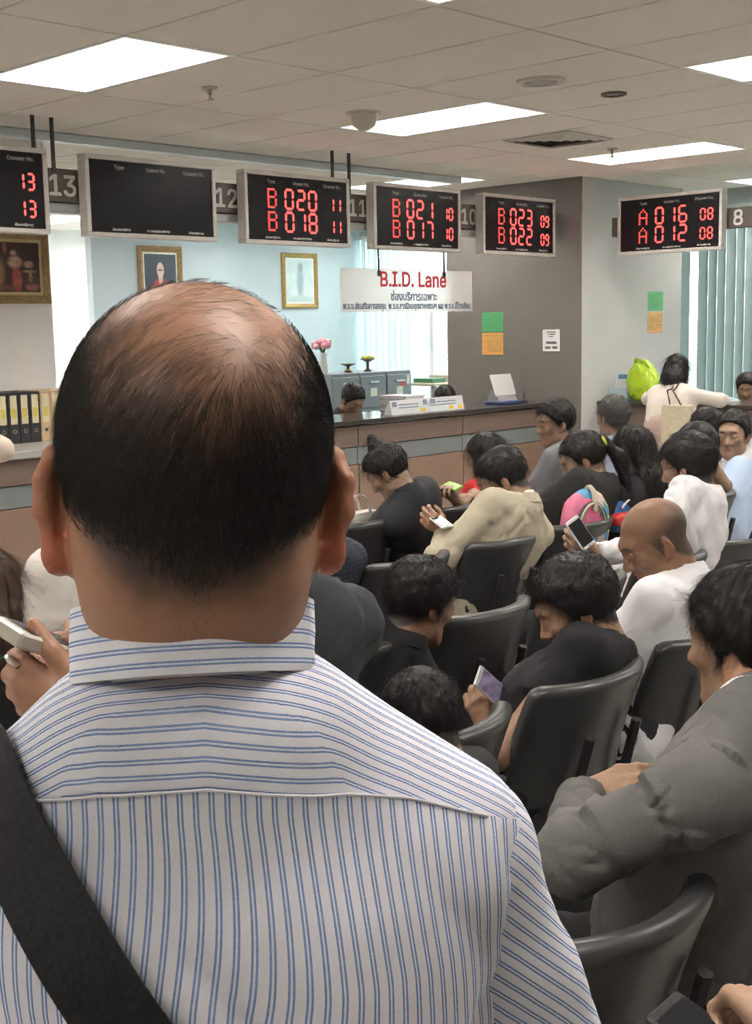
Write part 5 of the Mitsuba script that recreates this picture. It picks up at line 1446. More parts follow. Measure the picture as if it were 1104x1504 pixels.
    if eyes:
        for q in (-1, 1):
            ep = L(q * .031, .0795, .006)
            m = trimesh.creation.icosphere(3, .0122 * hs); e1 = put(fresh(key + '__eye'), m.apply_translation(ep + R @ np.array([0, .0025, 0]) * hs), M((.30, .27, .25), .3), True)
            m = trimesh.creation.icosphere(2, .0062 * hs); m.vertices *= (1, .55, 1) if False else 1
            put(e1 + '__iris', m.apply_translation(ep + R @ np.array([-.001 * 0, .0088, -.0005]) * hs), M((.015, .010, .008), .15), True)
            for zz, th in ((.0052, .0052), (-.0058, .0046)):
                pts = [L(q * .031 + t, .0795 + .0118 - abs(t) ** 2 * 26, .006 + zz * (1 - (t / .017) ** 2)) for t in np.linspace(-.016, .016, 9)]
                put(fresh(key + '__eyelid'), tube(pts, th * hs * .8, 8), M(np.array(skin) * .66, .5), True)
    return dict(V=Vc if sleeve is not None else V, F=Fc if sleeve is not None else F, key=key, c=c, R=R, s=hs, nb=nb, spine=spine, tf=tf, tr=tr, arms=arms, H=H, SL=SL, SR=SR, L=L)


def phone(pos, d, n, w, l, label, body=(.02, .02, .022), screen=None, t=.009, back=False):
    """a flat telephone: d = long axis, n = the way its screen faces"""
    d = nrm(d); n = nrm(n - (n @ d) * d); x = np.cross(d, n)
    k = fresh('phone'); m = frame_mat(pos, x, d, n)
    put(k + '__case', moved(cbox(-w / 2, w / 2, -l / 2, l / 2, -t / 2, t / 2, .0028), m), M(body, .25))
    put(k + '__screen', moved(box(-w / 2 + .004, w / 2 - .004, -l / 2 + .012, l / 2 - .012, t / 2, t / 2 + .0006), m), screen or M((.01, .011, .013), .12))
    put(k + '__button', moved(cbox(-.006, .006, -l / 2 + .003, -l / 2 + .009, t / 2, t / 2 + .0009, .0003), m), M((.3, .3, .3), .3))
    if back:
        put(k + '__camera', moved(cbox(-w / 2 + .006, -w / 2 + .03, l / 2 - .02, l / 2 - .008, -t / 2 - .0012, -t / 2, .0006), m), M((.02, .02, .02), .15))
        put(k + '__back_plate', moved(box(-w / 2 + .002, w / 2 - .002, -l / 2 + .03, l / 2 - .03, -t / 2 - .0005, -t / 2), m), M((.55, .53, .50), .35))
    tag(k, label, 'phone')
    return k
# ------------------------------------------------------------------ people in the waiting room
def seat_of(x, y):
    """hips of somebody sitting on the chair at x of the row whose back stands at y"""
    return np.array([x, y + 0.235, 0.545])


HA = lambda x, y, d: at(x, y, d)
zplane = lambda x, y, z: on(x, y, 2, z)
yplane = lambda x, y, v: on(x, y, 1, v)
white = (.74, .74, .76)

# row A
P1 = person('woman with a high bun in a black suit, head bent, in the front row', zplane(570, 694, 1.02), 118, seat_of(1.22, -.70), pitch=38, hair='bun', sh_roll=20, drop=.095, top=(.022, .023, .026), collar=(.022, .023, .026), female=True, jacket=True, seed=2, nstr=2500, strrad=.0006, strlen=.05, skin=(.42, .27, .19), s=.97)
P2 = person('long-haired woman in a sleeveless red top holding a green phone', yplane(713, 672, -.42), 84, seat_of(1.77, -.70), pitch=18, hair='long', top=(.45, .03, .03), sleeve='none', female=True, seed=3, skin=(.45, .29, .20), trouser=(.02, .02, .02),
            lhand=at(664, 728, 6.0), lpole=(-.3, -.5, -.8), rhand=at(674, 732, 6.05), nstr=3000, strlen=.09, strrad=.0006, strlift=.05, s=.97)
P3 = person('man in a grey jacket seen in left profile beside the counter', yplane(815, 622, -.50), 152, seat_of(2.32, -.70), byaw=110, pitch=8, hair='short', top=(.17, .18, .19), collar=(.17, .18, .19), seed=4, skin=(.40, .25, .17), eyes=True, nstr=2500, strrad=.0006)
P4 = person('grey-haired man in a pale blue shirt beneath the side counter', yplane(900, 614, -.48), 75, seat_of(2.87, -.70), pitch=4, hair='short', hmat=HG, smat=SG, top=(.46, .52, .66), collar=(.46, .52, .66), seed=5, nstr=2500, strrad=.0006, s=.97)
P5 = person('person with black hair in the front row behind the man in light blue', yplane(1037, 632, -.50), 85, seat_of(3.42, -.70), pitch=8, hair='full', top=(.03, .03, .035), seed=6, nstr=1500, strrad=.0007)
P6 = person('woman in a white lace blouse half hidden by the man\'s left ear', yplane(116, 754, -.82), 100, seat_of(-.93, -1.0), pitch=5, hair='bob', top=(.70, .66, .62), sleeve='short', female=True, seed=7, skin=(.46, .30, .21), trouser=(.03, .03, .03), s=.97, nstr=1500)
# row B
P7 = person('man in a beige jacket bent over his phone', yplane(738, 704, -1.33), 128, seat_of(.66, -1.48), byaw=92, pitch=30, hair='short', top=(.40, .36, .27), collar=(.40, .36, .27), jacket=True, seed=8, skin=(.44, .28, .19), folds=.013, trouser=(.02, .02, .022),
            lhand=at(654, 780, 5.10), lelb=at(645, 822, 4.98), lfd=(-.55, .3, .5), lpalm=(.3, .5, .2), undershirt=(.7, .7, .72), nstr=3000, strrad=.0006)
P8 = person('woman with a ponytail in a black top, pink bag behind her', yplane(857, 676, -1.28), 128, seat_of(1.25, -1.34), byaw=100, pitch=25, hair='ponytail', top=(.022, .021, .021), collar=(.022, .021, .021), female=True, seed=9, skin=(.45, .29, .2), jacket=True, nstr=3000, strrad=.0006, s=.97)
P9 = person('woman with long straight black hair in a sleeveless black top', yplane(928, 664, -1.33), 88, seat_of(1.78, -1.48), pitch=12, hair='long', top=(.018, .018, .02), sleeve='none', female=True, seed=10, skin=(.52, .32, .20), nstr=4000, strlen=.10, strrad=.0006, strlift=.05, hsize=.93, shoulder=1.15, s=.98)
P10 = person('man in a light blue shirt, back of his head to us, at the right', yplane(1024, 662, -1.33), 80, yplane(1100, 860, -1.22), nb=yplane(1064, 724, -1.36), shoulder=1.25, girth=1.2, pitch=10, hair='full', top=(.44, .55, .74), collar=(.44, .55, .74), seed=11, nstr=2500, strrad=.0006, folds=.014)
P11 = person('man in a white shirt turning round to look back, at the right edge', yplane(1076, 640, -1.15), -168, np.array([3.5, -1.0, .545]), byaw=60, pitch=2, hair='short', top=white, collar=white, seed=12, skin=(.48, .30, .20), eyes=True, nstr=2500, strrad=.0005, hh=.004, s=1.04, thick=.014, line=.012, strlift=.05, strlen=.03)
P12 = person('person in a dark blue checked shirt beside the man\'s right ear', yplane(446, 738, -1.33), 95, seat_of(-.34, -1.48), pitch=5, hair='short', topmat=MP('check_cloth', lambda p, n, uv: mix((.022, .030, .050), (.009, .011, .018), dr.maximum(smoothstep(.55, .7, dr.abs(2 * ((p.x + p.y * .3) * 58 - dr.floor((p.x + p.y * .3) * 58)) - 1)), smoothstep(.55, .7, dr.abs(2 * (p.z * 58 - dr.floor(p.z * 58)) - 1)))), .85), sleeve='short', seed=13, nstr=0)
P13 = person('woman with straight brown hair in a black T-shirt at the left edge', yplane(-20, 874, -1.40), 40, seat_of(-1.62, -1.48), byaw=70, pitch=14, hair='bob', hmat=HBR, smat=SBR, top=(.015, .016, .018), sleeve='short', female=True, seed=14, skin=(.46, .29, .2), nstr=6000, strlen=.08, strrad=.0004, strlift=.04)
# row C
P14 = person('man with spectacles in a white shirt holding up his phone', yplane(1010, 686, -2.02), 100, seat_of(.80, -2.22), byaw=100, pitch=14, hair='short', top=white, collar=white, seed=15, skin=(.42, .26, .18), folds=.020, lhand=at(872, 812, 4.55), lpole=(-.3, -.4, -.8), lfd=(-.5, .35, .35), lpalm=(.5, .4, .1), nstr=3500, strrad=.0006, thick=.017)
P15 = person('boy in a black shirt seen in right profile, looking down', yplane(618, 886, -2.22), -15, seat_of(-.86, -2.25), byaw=35, pitch=16, hair='short', top=(.012, .013, .015), sleeve='short', collar=(.012, .013, .015), seed=16, skin=(.40, .22, .13), s=.88, nstr=5000, strlen=.05, strrad=.0004, hh=.005, thick=.018, hsize=1.08, eyes=True)
# row D
P16 = person('balding man in a white shirt looking down to the left', yplane(962, 796, -2.66), 142, seat_of(-.22, -2.88), byaw=100, pitch=26, hair='bald', top=white, collar=white, seed=17, skin=(.30, .165, .10), folds=.018, nstr=0, strlen=.006, strrad=.0004, strlift=.3, hh=.005, hsize=1.0, eyes=True)
P17 = person('boy in a black T-shirt looking at his white phone', yplane(846, 892, -2.70), 135, seat_of(-.78, -2.86), byaw=110, pitch=26, hair='short', top=(.012, .012, .014), sleeve='short', seed=18, skin=(.42, .25, .16), s=.90, lhand=at(714, 1068, 3.20), lelb=at(730, 1112, 3.06), lfd=(-.15, .25, .9), lpalm=(.7, .5, 0), rhand=at(738, 1062, 3.27), rpole=(.4, .5, -.8), nstr=6000, strlen=.045, strrad=.0004, strlift=.45, hh=.005, thick=.020, hsize=1.1)
P18 = person('person in a charcoal jacket just beyond the standing man\'s neck', np.array([-1.79, -2.80, 1.36]), 75, seat_of(-1.78, -2.95), byaw=85, pitch=8, hair='short', top=(.030, .034, .038), jacket=True, seed=19, shoulder=1.15, drop=.11, girth=1.0, nstr=0, collar=(.03, .034, .038), s=1.04)
P19 = person('child of whom only black hair shows beside the striped shoulder', zplane(622, 1068, .86), 80, seat_of(-1.42, -2.80), byaw=90, pitch=30, hair='full', top=(.03, .03, .03), sleeve='short', seed=20, s=.72, nstr=5000, strlen=.06, strrad=.0004, hsize=1.15)
# row E
suitmat = MP('suit_cloth', lambda p, n, uv: mi.Color3f(.092, .090, .086) * (.82 + .36 * noise(p.x * 900, p.y * 900, p.z * 250)), .8, .25, .3)
SUITFOLDS = [([at(x, y, d) for x, y, d in ((950, 1150, 1.93), (962, 1180, 1.92), (998, 1210, 1.91), (1038, 1221, 1.91), (1080, 1220, 1.93))], .012, .014), ([at(x, y, d) for x, y, d in ((962, 1145, 1.94), (980, 1180, 1.92), (1010, 1198, 1.91), (1070, 1205, 1.92))], -.010, .013),
             ([at(x, y, d) for x, y, d in ((975, 1122, 1.96), (1012, 1134, 1.95), (1045, 1140, 1.95))], -.011, .010), ([at(x, y, d) for x, y, d in ((985, 1108, 1.97), (1015, 1117, 1.96), (1045, 1122, 1.96))], .007, .010),
             ([at(x, y, d) for x, y, d in ((921, 1168, 2.0), (886, 1196, 1.96), (876, 1224, 1.93))], -.011, .012), ([at(x, y, d) for x, y, d in ((856, 1262, 1.93), (862, 1232, 1.93), (872, 1205, 1.95))], .008, .010),
             ([at(x, y, d) for x, y, d in ((905, 1200, 1.95), (900, 1230, 1.93), (925, 1250, 1.92))], -.007, .011), ([at(x, y, d) for x, y, d in ((1030, 1090, 1.95), (1058, 1130, 1.93), (1074, 1185, 1.92), (1078, 1235, 1.93))], -.0055, .0065)]
P20 = person('man in a grey suit with folded arms at the right edge', yplane(1098, 945, -3.52), 92, np.array([-1.33, -3.43, .545]), byaw=98, pitch=6, hair='short', topmat=suitmat, jacket=True, collar=suitmat, undershirt=white, seed=21, skin=(.46, .28, .18), folds=.008, trouser=(.012, .012, .013), thick=.020, strlift=.05,
             lhand=at(856, 1170, 2.14), lelb=at(842, 1258, 1.94), nb=at(1104, 1062, 2.03), drop=.035, creases=SUITFOLDS, lfd=at(935, 1150, 2.10) - at(856, 1170, 2.14), lpalm=FW * .75 - UP * .6, lcurl=[22, 24, 26, 28], rhand=at(925, 1182, 2.16), rpole=(.6, .2, -.6), rfd=at(870, 1215, 2.2) - at(925, 1182, 2.16), nstr=6000, strlen=.035, strrad=.0004, hh=.005, shoulder=1.05, fig_h=.0058)
# behind and at the counters
P21 = person('clerk behind the counter of whom the black-haired head top shows', np.array(yplane(517, 588, YC + .72)), -95, np.array([yplane(517, 588, YC + .72)[0], YC + 1.0, .5]), byaw=-90, pitch=35, hair='full', top=(.05, .05, .06), seed=22, nstr=800, strrad=.0008, feet=False)
P22 = person('clerk whose dark hair shows behind the white name stands', np.array(yplane(651, 588, YC + .72)), -95, np.array([yplane(651, 588, YC + .72)[0], YC + 1.0, .5]), byaw=-90, pitch=40, hair='full', top=(.1, .1, .12), seed=23, nstr=800, strrad=.0008, feet=False, s=.95)
c8 = on(1096, 572, 0, 6.95)
P23 = person('clerk with black hair behind the side counter, cut by the right edge', c8, 200, np.array([7.15, c8[1], .55]), byaw=180, pitch=12, hair='full', top=(.6, .6, .62), seed=24, nstr=800, strrad=.0008, feet=False)
wh = on(994, 545, 0, X8 - .27)
P24 = person('woman in a cream cardigan leaning on the side counter with a tote bag', wh, 12, np.array([X8 - .42, wh[1] - .02, .84]), byaw=0, pitch=22, hair='bob', top=(.72, .66, .60), female=True, standing=True, seed=25, skirt=(.50, .38, .34), lhand=np.array([X8 + .06, wh[1] + .27, 1.03]), rhand=np.array([X8 + .08, wh[1] - .25, 1.03]),
             lpole=(-.5, .8, -.1), rpole=(-.5, -.8, -.1), nstr=2500, strlen=.10, strrad=.0008, s=.96, thick=.016)
P25 = person('woman in a cream blouse and maroon skirt standing at the left edge', at(-117, 560, 6.1), 90, np.array([*at(-110, 700, 6.1)[:2], .86]), byaw=90, hair='long', top=(.62, .52, .44), female=True, standing=True, seed=26, skirt=(.10, .012, .025), nstr=0, s=1.0,
             rhand=at(-60, 640, 5.9), rpole=(.8, -.4, -.5))

# ------------------------------------------------------------------ what they hold and wear
k = P14['key']
gl = P14['L']
rim = M((.05, .05, .055), .3, metal=.5)
for q in (-1, 1):
    put(fresh(k + '__spectacles'), tube([gl(q * .031 + .019 * math.cos(t), .104, .004 + .014 * math.sin(t)) for t in np.linspace(0, 2 * math.pi, 20)[:-1]], .0016, 5, True), rim)
    put(fresh(k + '__spectacles'), tube([gl(q * .05, .102, .008), gl(q * .075, .08, .010), gl(q * .082, .01, .012)], .0016, 5), rim)
put(P8['key'] + '__hair__hair_tie', moved(trimesh.creation.torus(.024, .008, 18, 8), frame_mat(P8['L'](0, -.122, .045), P8['R'][:, 0], P8['R'][:, 2], P8['R'][:, 1])), M((.55, .60, .05), .5), True)
labels[P8['key'] + '__hair__hair_tie'] = {'label': 'yellow hair tie'}
phone(at(648, 767, 5.02), FW * .80 + UP * .35 - RT * .4, UP * .75 - FW * .55 + RT * .1, .056, .112, 'white phone held by the man in the beige jacket', (.70, .70, .70))
phone(at(664, 714, 5.95), FW * .75 + UP * .2 - RT * .5, UP * .7 - FW * .6, .056, .105, 'bright green phone held by the woman in red', (.30, .60, .05), M((.18, .35, .05), .3))
phone(at(852, 783, 4.5), at(846, 772, 4.5) - at(862, 796, 4.5), (-.3, -.85, .5), .070, .120, 'dark-screened phone with a pale rim held by the man with spectacles', (.62, .62, .62))
phone(at(722, 1011, 3.16), at(700, 992, 3.14) - at(746, 1034, 3.20), (-.55, -.5, .75), .060, .124, 'white phone held up by the boy in the black T-shirt', (.72, .72, .74), MP('phone_picture', lambda p, n, uv: mix((.12, .05, .16), (.42, .42, .60), noise(p.x * 60, p.y * 60, p.z * 60)), .15))
# white handbag on the front chair
k = 'handbag'
hx = on(515, 748, 1, -.40)
hb = hx[0]
m = trimesh.convex.convex_hull([(hb + sx * w, -.42 + sy * d, z) for z, w, d in ((.455, .17, .065), (.72, .15, .045), (.745, .14, .035)) for sx in (-1, 1) for sy in (-1, 1)])
tz = hx[2]
m.apply_translation((0, 0, tz - .76))
put(k + '__body', m, M((.60, .56, .52), .4))
for dy in (-.035, .035):
    put(k + '__handle', tube([(hb + .075 * math.cos(t), -.42 + dy, tz - .02 + .09 * math.sin(t)) for t in np.linspace(0, math.pi, 15)], .007, 8), M((.66, .58, .53), .4), True)
put(k + '__clasp', cbox(hb + .12, hb + .145, -.475, -.46, tz - .05, tz - .02, .003), M((.08, .08, .09), .3))
tag(k, 'white handbag with two arched handles on the front chair by the man\'s right ear', 'handbag')
# pink bag behind the ponytailed woman
k = 'patterned_bag'
pb = yplane(852, 748, -1.40)


def pat(p, n, uv):
    a, b, w = mikit.voronoi(uv.x * 7, uv.y * 7)
    c = dr.select(w < .3, mi.Color3f(.75, .16, .30), dr.select(w < .5, mi.Color3f(.08, .25, .42), dr.select(w < .7, mi.Color3f(.50, .55, .10), dr.select(w < .85, mi.Color3f(.12, .12, .18), mi.Color3f(.55, .45, .40)))))
    band = smoothstep(.26, .29, dr.abs(uv.x - .62))
    return mix(mi.Color3f(c), (.62, .17, .28), band * smoothstep(.1, .2, uv.x * 0 + dr.abs(uv.x - .55)))


MP('bag_print', pat, .6)
sph = trimesh.creation.icosphere(4, 1.0)
v = sph.vertices.copy(); uvb = np.stack([v[:, 0] * .5 + .5, v[:, 2] * .5 + .5], 1)
v = np.sign(v) * np.abs(v) ** .8 * (.155, .06, .16)
v += nrm((0, 0, 1)) * ((meshkit.fbm(v * 14, 2) - .5) * .03)[:, None]
v += np.array([pb[0], -1.425, pb[2] - .075])
put(k + '__body', trimesh.Trimesh(v, sph.faces, process=False), 'bag_print', True, uv=uvb)
put(k + '__strap', tube([(pb[0] - .02 + .02 * t, -1.44 - .05 * math.cos(t), pb[2] - .0 + .10 * math.sin(t)) for t in np.linspace(0, math.pi, 15)], .011, 8), M((.45, .40, .30), .6), True)
put(k + '__piping', tube([(pb[0] + .10 * math.cos(t) - .03, -1.485, pb[2] - .085 + .12 * math.sin(t)) for t in np.linspace(.2, 2.9, 15)], .007, 6), M((.42, .40, .28), .6), True)
put(k + '__zip', tube([(pb[0] + .12 * math.cos(t) - .03, -1.48, pb[2] - .095 + .135 * math.sin(t)) for t in np.linspace(.2, 2.9, 15)], .005, 6), M((.03, .03, .04), .5), True)
tag(k, 'pink patterned bag with a striped handle behind the ponytailed woman', 'bag')
k = 'blue_red_bag'
br = yplane(914, 742, -1.38)
mm = trimesh.creation.icosphere(3, 1.0); mm.vertices = np.sign(mm.vertices) * np.abs(mm.vertices) ** .75 * (.12, .06, .085); mm.apply_translation((br[0], -1.38, br[2] - .04))
put(k + '__body', mm, M((.03, .13, .33), .5), True)
mm = trimesh.creation.icosphere(3, 1.0); mm.vertices = np.sign(mm.vertices) * np.abs(mm.vertices) ** .6 * (.10, .035, .032); mm.apply_translation((br[0] - .05, -1.43, br[2] - .05))
put(k + '__pocket', mm, M((.55, .04, .03), .5), True)
put(k + '__trim', tube([(br[0] + .11 * math.cos(t), -1.435, br[2] - .05 + .085 * math.sin(t)) for t in np.linspace(.3, 2.5, 12)], .006, 6), M((.7, .7, .72), .5), True)
tag(k, 'blue and red bag between the ponytailed woman and the sleeveless woman', 'bag')
# tote bag on the standing woman's shoulder
k = 'tote_bag'
tb = on(992, 608, 0, X8 - .62)
tbx, tby, tbz = X8 - .60, tb[1], tb[2] - .075
tb_v = cbox(-.03, .03, -.13, .13, -.17, .15, .01)
tb_m = MP('tote_cloth', lambda p, n, uv: mi.Color3f(.62, .54, .40) * (.8 + .3 * fbm(p.x * 40, p.y * 40, p.z * 40)), .7)
put(k + '__body', moved(tb_v, frame_mat((tbx, tby, tbz), (1, 0, 0), (0, 1, 0), (0, 0, 1))), tb_m)
shp = P24['SR'] * .45 + P24['nb'] * .55
for dy in (-.05, .05):
    put(k + '__strap', tube([(tbx - .02, tby + dy, tbz + .14), (tbx - .03, tby + dy * .5 + (shp[1] - tby) * .4, tbz + .26), (shp[0] - .10, shp[1] + dy * .3, shp[2] + .01), (shp[0] + .0, shp[1] + dy * .3, shp[2] + .085), (shp[0] + .09, shp[1] + dy * .3, shp[2] + .02)], .0065, 6), M((.08, .04, .035), .5), True)
tag(k, 'beige tote bag with thin dark straps on the standing woman\'s shoulder', 'bag')
# wristband and cuffs of the suit
a = P20['arms']['r']
W_ = a[2]; d = a[7]
put(P20['key'] + '__shirt_cuff', moved(trimesh.creation.annulus(.030, .036, .03, sections=24), frame_mat(W_ - d * .02, *(lambda z: (lambda x: (x, np.cross(z, x), z))(nrm(np.cross(z, (0, 0, 1)))))(d))), cloth(white))

# a sitter outside the frame whose hand and phone reach into the lower right corner
P26 = person('seated person of whom only a hand shows in the lower right corner', np.array([-1.55, -4.28, 1.24]), 95, np.array([-1.55, -4.36, .545]), byaw=95, pitch=15, hair='short', top=(.02, .02, .02), seed=31, nstr=0, skin=(.50, .31, .21),
             lhand=at(1092, 1530, 1.36), lfd=nrm(at(1040, 1478, 1.44) - at(1092, 1530, 1.36)), lpalm=(-.2, .3, -.9), lcurl=[62, 66, 68, 70], lpole=(-.5, -.2, -.8), hh=.0045)
phone(at(1042, 1528, 1.40), at(1004, 1501, 1.42) - at(1080, 1555, 1.38), (-.1, -.2, .95), .066, .13, 'black phone in the hand at the lower right corner')
chair(-1.55, -4.66, 'grey chair of the sitter at the lower right corner')
# ------------------------------------------------------------------ the man in front, seen from behind
FO = at(288, 736, .78)
FF = nrm(np.array([.6145, .7857, 0])); FR = np.array([FF[1], -FF[0], 0]); FU = np.array([0, 0, 1.0])
FB = np.stack([FR, FF, FU], 1)
W3 = lambda *p: FO + FB @ np.array(p, float)                  # right, forward, up of the man -> world


def fg_person():
    key = fresh('person')
    tag(key, 'balding man in a striped shirt standing in front, seen from behind', 'person')
    s = 1.085
    R = basis(math.degrees(math.atan2(FF[1], FF[0])), 4, 2.4)
    c = FO
    L = lambda x, y, z: c + R @ (np.array([x, y, z]) * s)
    skin_ = np.array((.265, .135, .082))
    nb = W3(-.004, -.012, -.145)
    pr = head_prims(c, R, s, None, False, False, .62)
    pr.append(EL(L(0, -.018, -.026), R, np.array([.061, .064, .060]) * s, .03))
    pr.append(RC(W3(-.004, -.022, -.020), W3(-.008, -.004, -.16), .0525, .0525, .03))
    for q in (-1, 1):
        pr.append(RC(L(q * .028, -.044, -.04), W3(q * .024 - .008, -.014, -.15), .022, .026, .03))       # nape muscles
    # ears: flaring blades with a rolled rim, a hollow behind it and a lobe
    for q in (-1, 1):
        for p in ear_prims(q, L, R, s): pr.append(p)
    tor = fg_torso()
    V1, F1 = mesh_prims(pr, .0032, 0, (c - np.array([.16, .16, .16]), c + np.array([.16, .16, .16])))
    low = [p for p in tor]
    bp = list(tor)
    V2, F2 = mesh_prims(bp, .009, -.004)
    arms, hp = fg_arms()
    V3, F3 = mesh_prims(arms['skin'], .0085)
    hands = [mesh_prims(h_, .0036) for h_ in hp]
    Vs, Fs, n0 = [], [], 0
    for v, f in [(V1, F1), (V2, F2), (V3, F3)] + hands:
        Vs.append(v); Fs.append(f + n0); n0 += len(v)
    V, F = np.vstack(Vs), np.vstack(Fs)
    # skin colours: hair roots and the painted shade of the hair darken the scalp
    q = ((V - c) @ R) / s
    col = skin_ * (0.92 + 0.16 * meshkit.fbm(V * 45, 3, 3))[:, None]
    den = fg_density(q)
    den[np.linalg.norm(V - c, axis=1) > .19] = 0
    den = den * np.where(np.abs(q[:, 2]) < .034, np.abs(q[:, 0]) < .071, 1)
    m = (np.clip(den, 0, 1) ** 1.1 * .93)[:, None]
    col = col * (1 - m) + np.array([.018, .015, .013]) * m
    ear = (np.abs(q[:, 0]) > .0685) & (q[:, 2] < .032) & (q[:, 1] < .03) & (np.abs(q[:, 2]) < .06)
    col[ear] *= np.array([1.08, .90, .86])
    lobe = ear & (q[:, 2] < -.015)
    col[lobe] *= np.array([1.10, .84, .80])
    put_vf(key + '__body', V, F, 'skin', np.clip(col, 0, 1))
    # hair: thousands of single hairs
    Vh, Fh = mesh_prims([EL(L(0, -.012, .038), R, np.array([.0750, .0965, .0845]) * s, .02), EL(L(0, -.018, -.026), R, np.array([.0613, .0643, .0603]) * s, .03)], .006)
    r = np.random.default_rng(77)

    def keep(p, n):
        qq = ((p - c) @ R) / s
        d = fg_density(qq)
        return (r.random(len(p)) < d) & (qq[:, 1] < .03)
    wh = np.array([.016, -.083, .072])

    def flow(qq):
        t = qq - wh
        rad = np.linalg.norm(t[:, [0, 2]], axis=1, keepdims=True)
        sw = np.cross(np.array([0, -1.0, 0]), t)
        left = np.clip((.02 - qq[:, :1]) / .05, 0, 1) * np.clip((qq[:, 2:] - .0) / .05, 0, 1)
        d = t / (rad + .02) + .45 * sw / (rad + .02) * np.clip(1.2 - rad / .06, 0, 1) + np.array([0, 0, -1.05]) * np.clip(rad / .05, 0, 1) + left * np.array([-.9, -.2, .25])
        top = np.clip((qq[:, 2:] - .09) / .03, 0, 1)
        d = d * (1 - top) + top * np.array([-.9, -.35, 0])
        nape = np.clip((-.02 - qq[:, 2:]) / .04, 0, 1)
        d = d + nape * np.array([0, 0, -.7])
        return d @ R.T
    hk = key + '__hair'
    strands(hk, Vh, Fh, c, R, s, 62000, .024, .00011, M((.014, .012, .011), .42, .35), 5, .10, flow, keep, .16, 3)
    # a few long wisps standing off the crown
    def keep2(p, n):
        qq = ((p - c) @ R) / s
        return (qq[:, 2] > .095) & (r.random(len(p)) < .9)
    strands(hk + '__wisp', Vh, Fh, c, R, s, 900, .034, .00009, M((.014, .012, .011), .42, .35), 6, .75, lambda qq: (np.tile([-.8, .1, .1], (len(qq), 1)) + np.array([1, 0, 0]) * qq[:, :1] * 14) @ R.T, keep2, .5, 3)
    global FG_SKIN
    FG_SKIN = (field(pr), field(tor, -.004))
    return key, c, R, s, L


def fg_density(q):
    cc = (q - np.array([0, -.012, .038])) / np.array([.0745, .096, .084])
    n = cc / (np.linalg.norm(cc, axis=1, keepdims=True) + 1e-9)
    b = nrm((.06, -.34, .94))
    th = np.degrees(np.arccos(np.clip(n @ b, -1, 1)))
    th = th + 16 * (meshkit.fbm(q * 28, 2, 9) - .5) + 9 * np.clip(-q[:, 0] / .06, -1, 1) * 0 + 60 * np.clip(np.abs(q[:, 0]) - .050, 0, 1) / .05
    t = np.clip((th - 27) / 52, 0, 1)
    d = .05 + .95 * t ** 1.5
    line = np.interp(np.abs(q[:, 0]), [0, .030, .050, .060, .068, .076, .1], [-.052, -.048, -.030, -.012, .004, .022, .05]) + .006 * (meshkit.fbm(q * 120, 2, 4) - .5)
    e = np.clip((q[:, 2] - line + .014) / .034, 0, 1)
    front = np.clip((.035 - q[:, 1]) / .02, 0, 1)
    return d * e * e * (3 - 2 * e) * front


def ear_prims(q, L, R, s):
    Re = R @ rot([0, 0, 1], q * 42) @ rot([1, 0, 0], -10) @ rot([0, 1, 0], q * 8)
    ec = L(q * .0655, -.010, -.002)
    P = lambda x, y, z: ec + Re @ (np.array([x, y, z]) * s)     # y runs from the root towards the rim's front/back, x = thickness outwards
    out = [EL(P(q * .002, -.008, .0), Re, np.array([.0062, .0175, .0275]) * s, .010)]
    rim = [(-.004 + .0 * q, .010, -.012), (.0, -.012, -.020), (.0, -.0225, -.006), (.0, -.0235, .012), (.0, -.016, .027), (.0, -.002, .0305), (.0, .010, .022)]
    pts = [P(q * .003, y, z) for _, y, z in rim]
    for a, b in zip(pts[1:], pts[2:]): out.append(RC(a, b, .0048 * s, .0048 * s, .004))
    out.append(EL(P(q * .003, -.010, -.029), Re, np.array([.0068, .0105, .0115]) * s, .008))        # lobe
    out.append(EL(P(q * .010, -.010, .004), Re, np.array([.006, .009, .016]) * s, .005, None, '-'))  # hollow towards the front side
    out.append(RC(P(-q * .006, -.014, -.018), P(-q * .006, -.016, .018), .0035 * s, .0035 * s, .005, None, '-'))   # groove on the back
    return out


def fg_torso():
    T_ = lambda *p: W3(*p)
    o = [EL(T_(0, .0, -.36), FB, (.178, .098, .25), .05), EL(T_(0, -.005, -.28), FB, (.165, .092, .13), .05), EL(T_(0, .01, -.60), FB, (.165, .105, .22), .06), RC(T_(-.08, .0, -.74), T_(.08, .0, -.74), .11, None, .06)]
    o.append(RC(T_(-.045, -.042, -.137), T_(.036, -.042, -.137), .042, None, .05))
    for q in (-1, 1):
        o.append(RC(T_(q * .012, -.014, -.152), T_(q * .154, -.002, -.232), .042, .0465, .05))
        o.append(RC(T_(q * .075, -.045, -.26), T_(q * .085, -.05, -.38), .05, .045, .05))
    return o


ELB = {-1: (-.245, .14, -.45), 1: (.262, .07, -.50)}
WR = {}


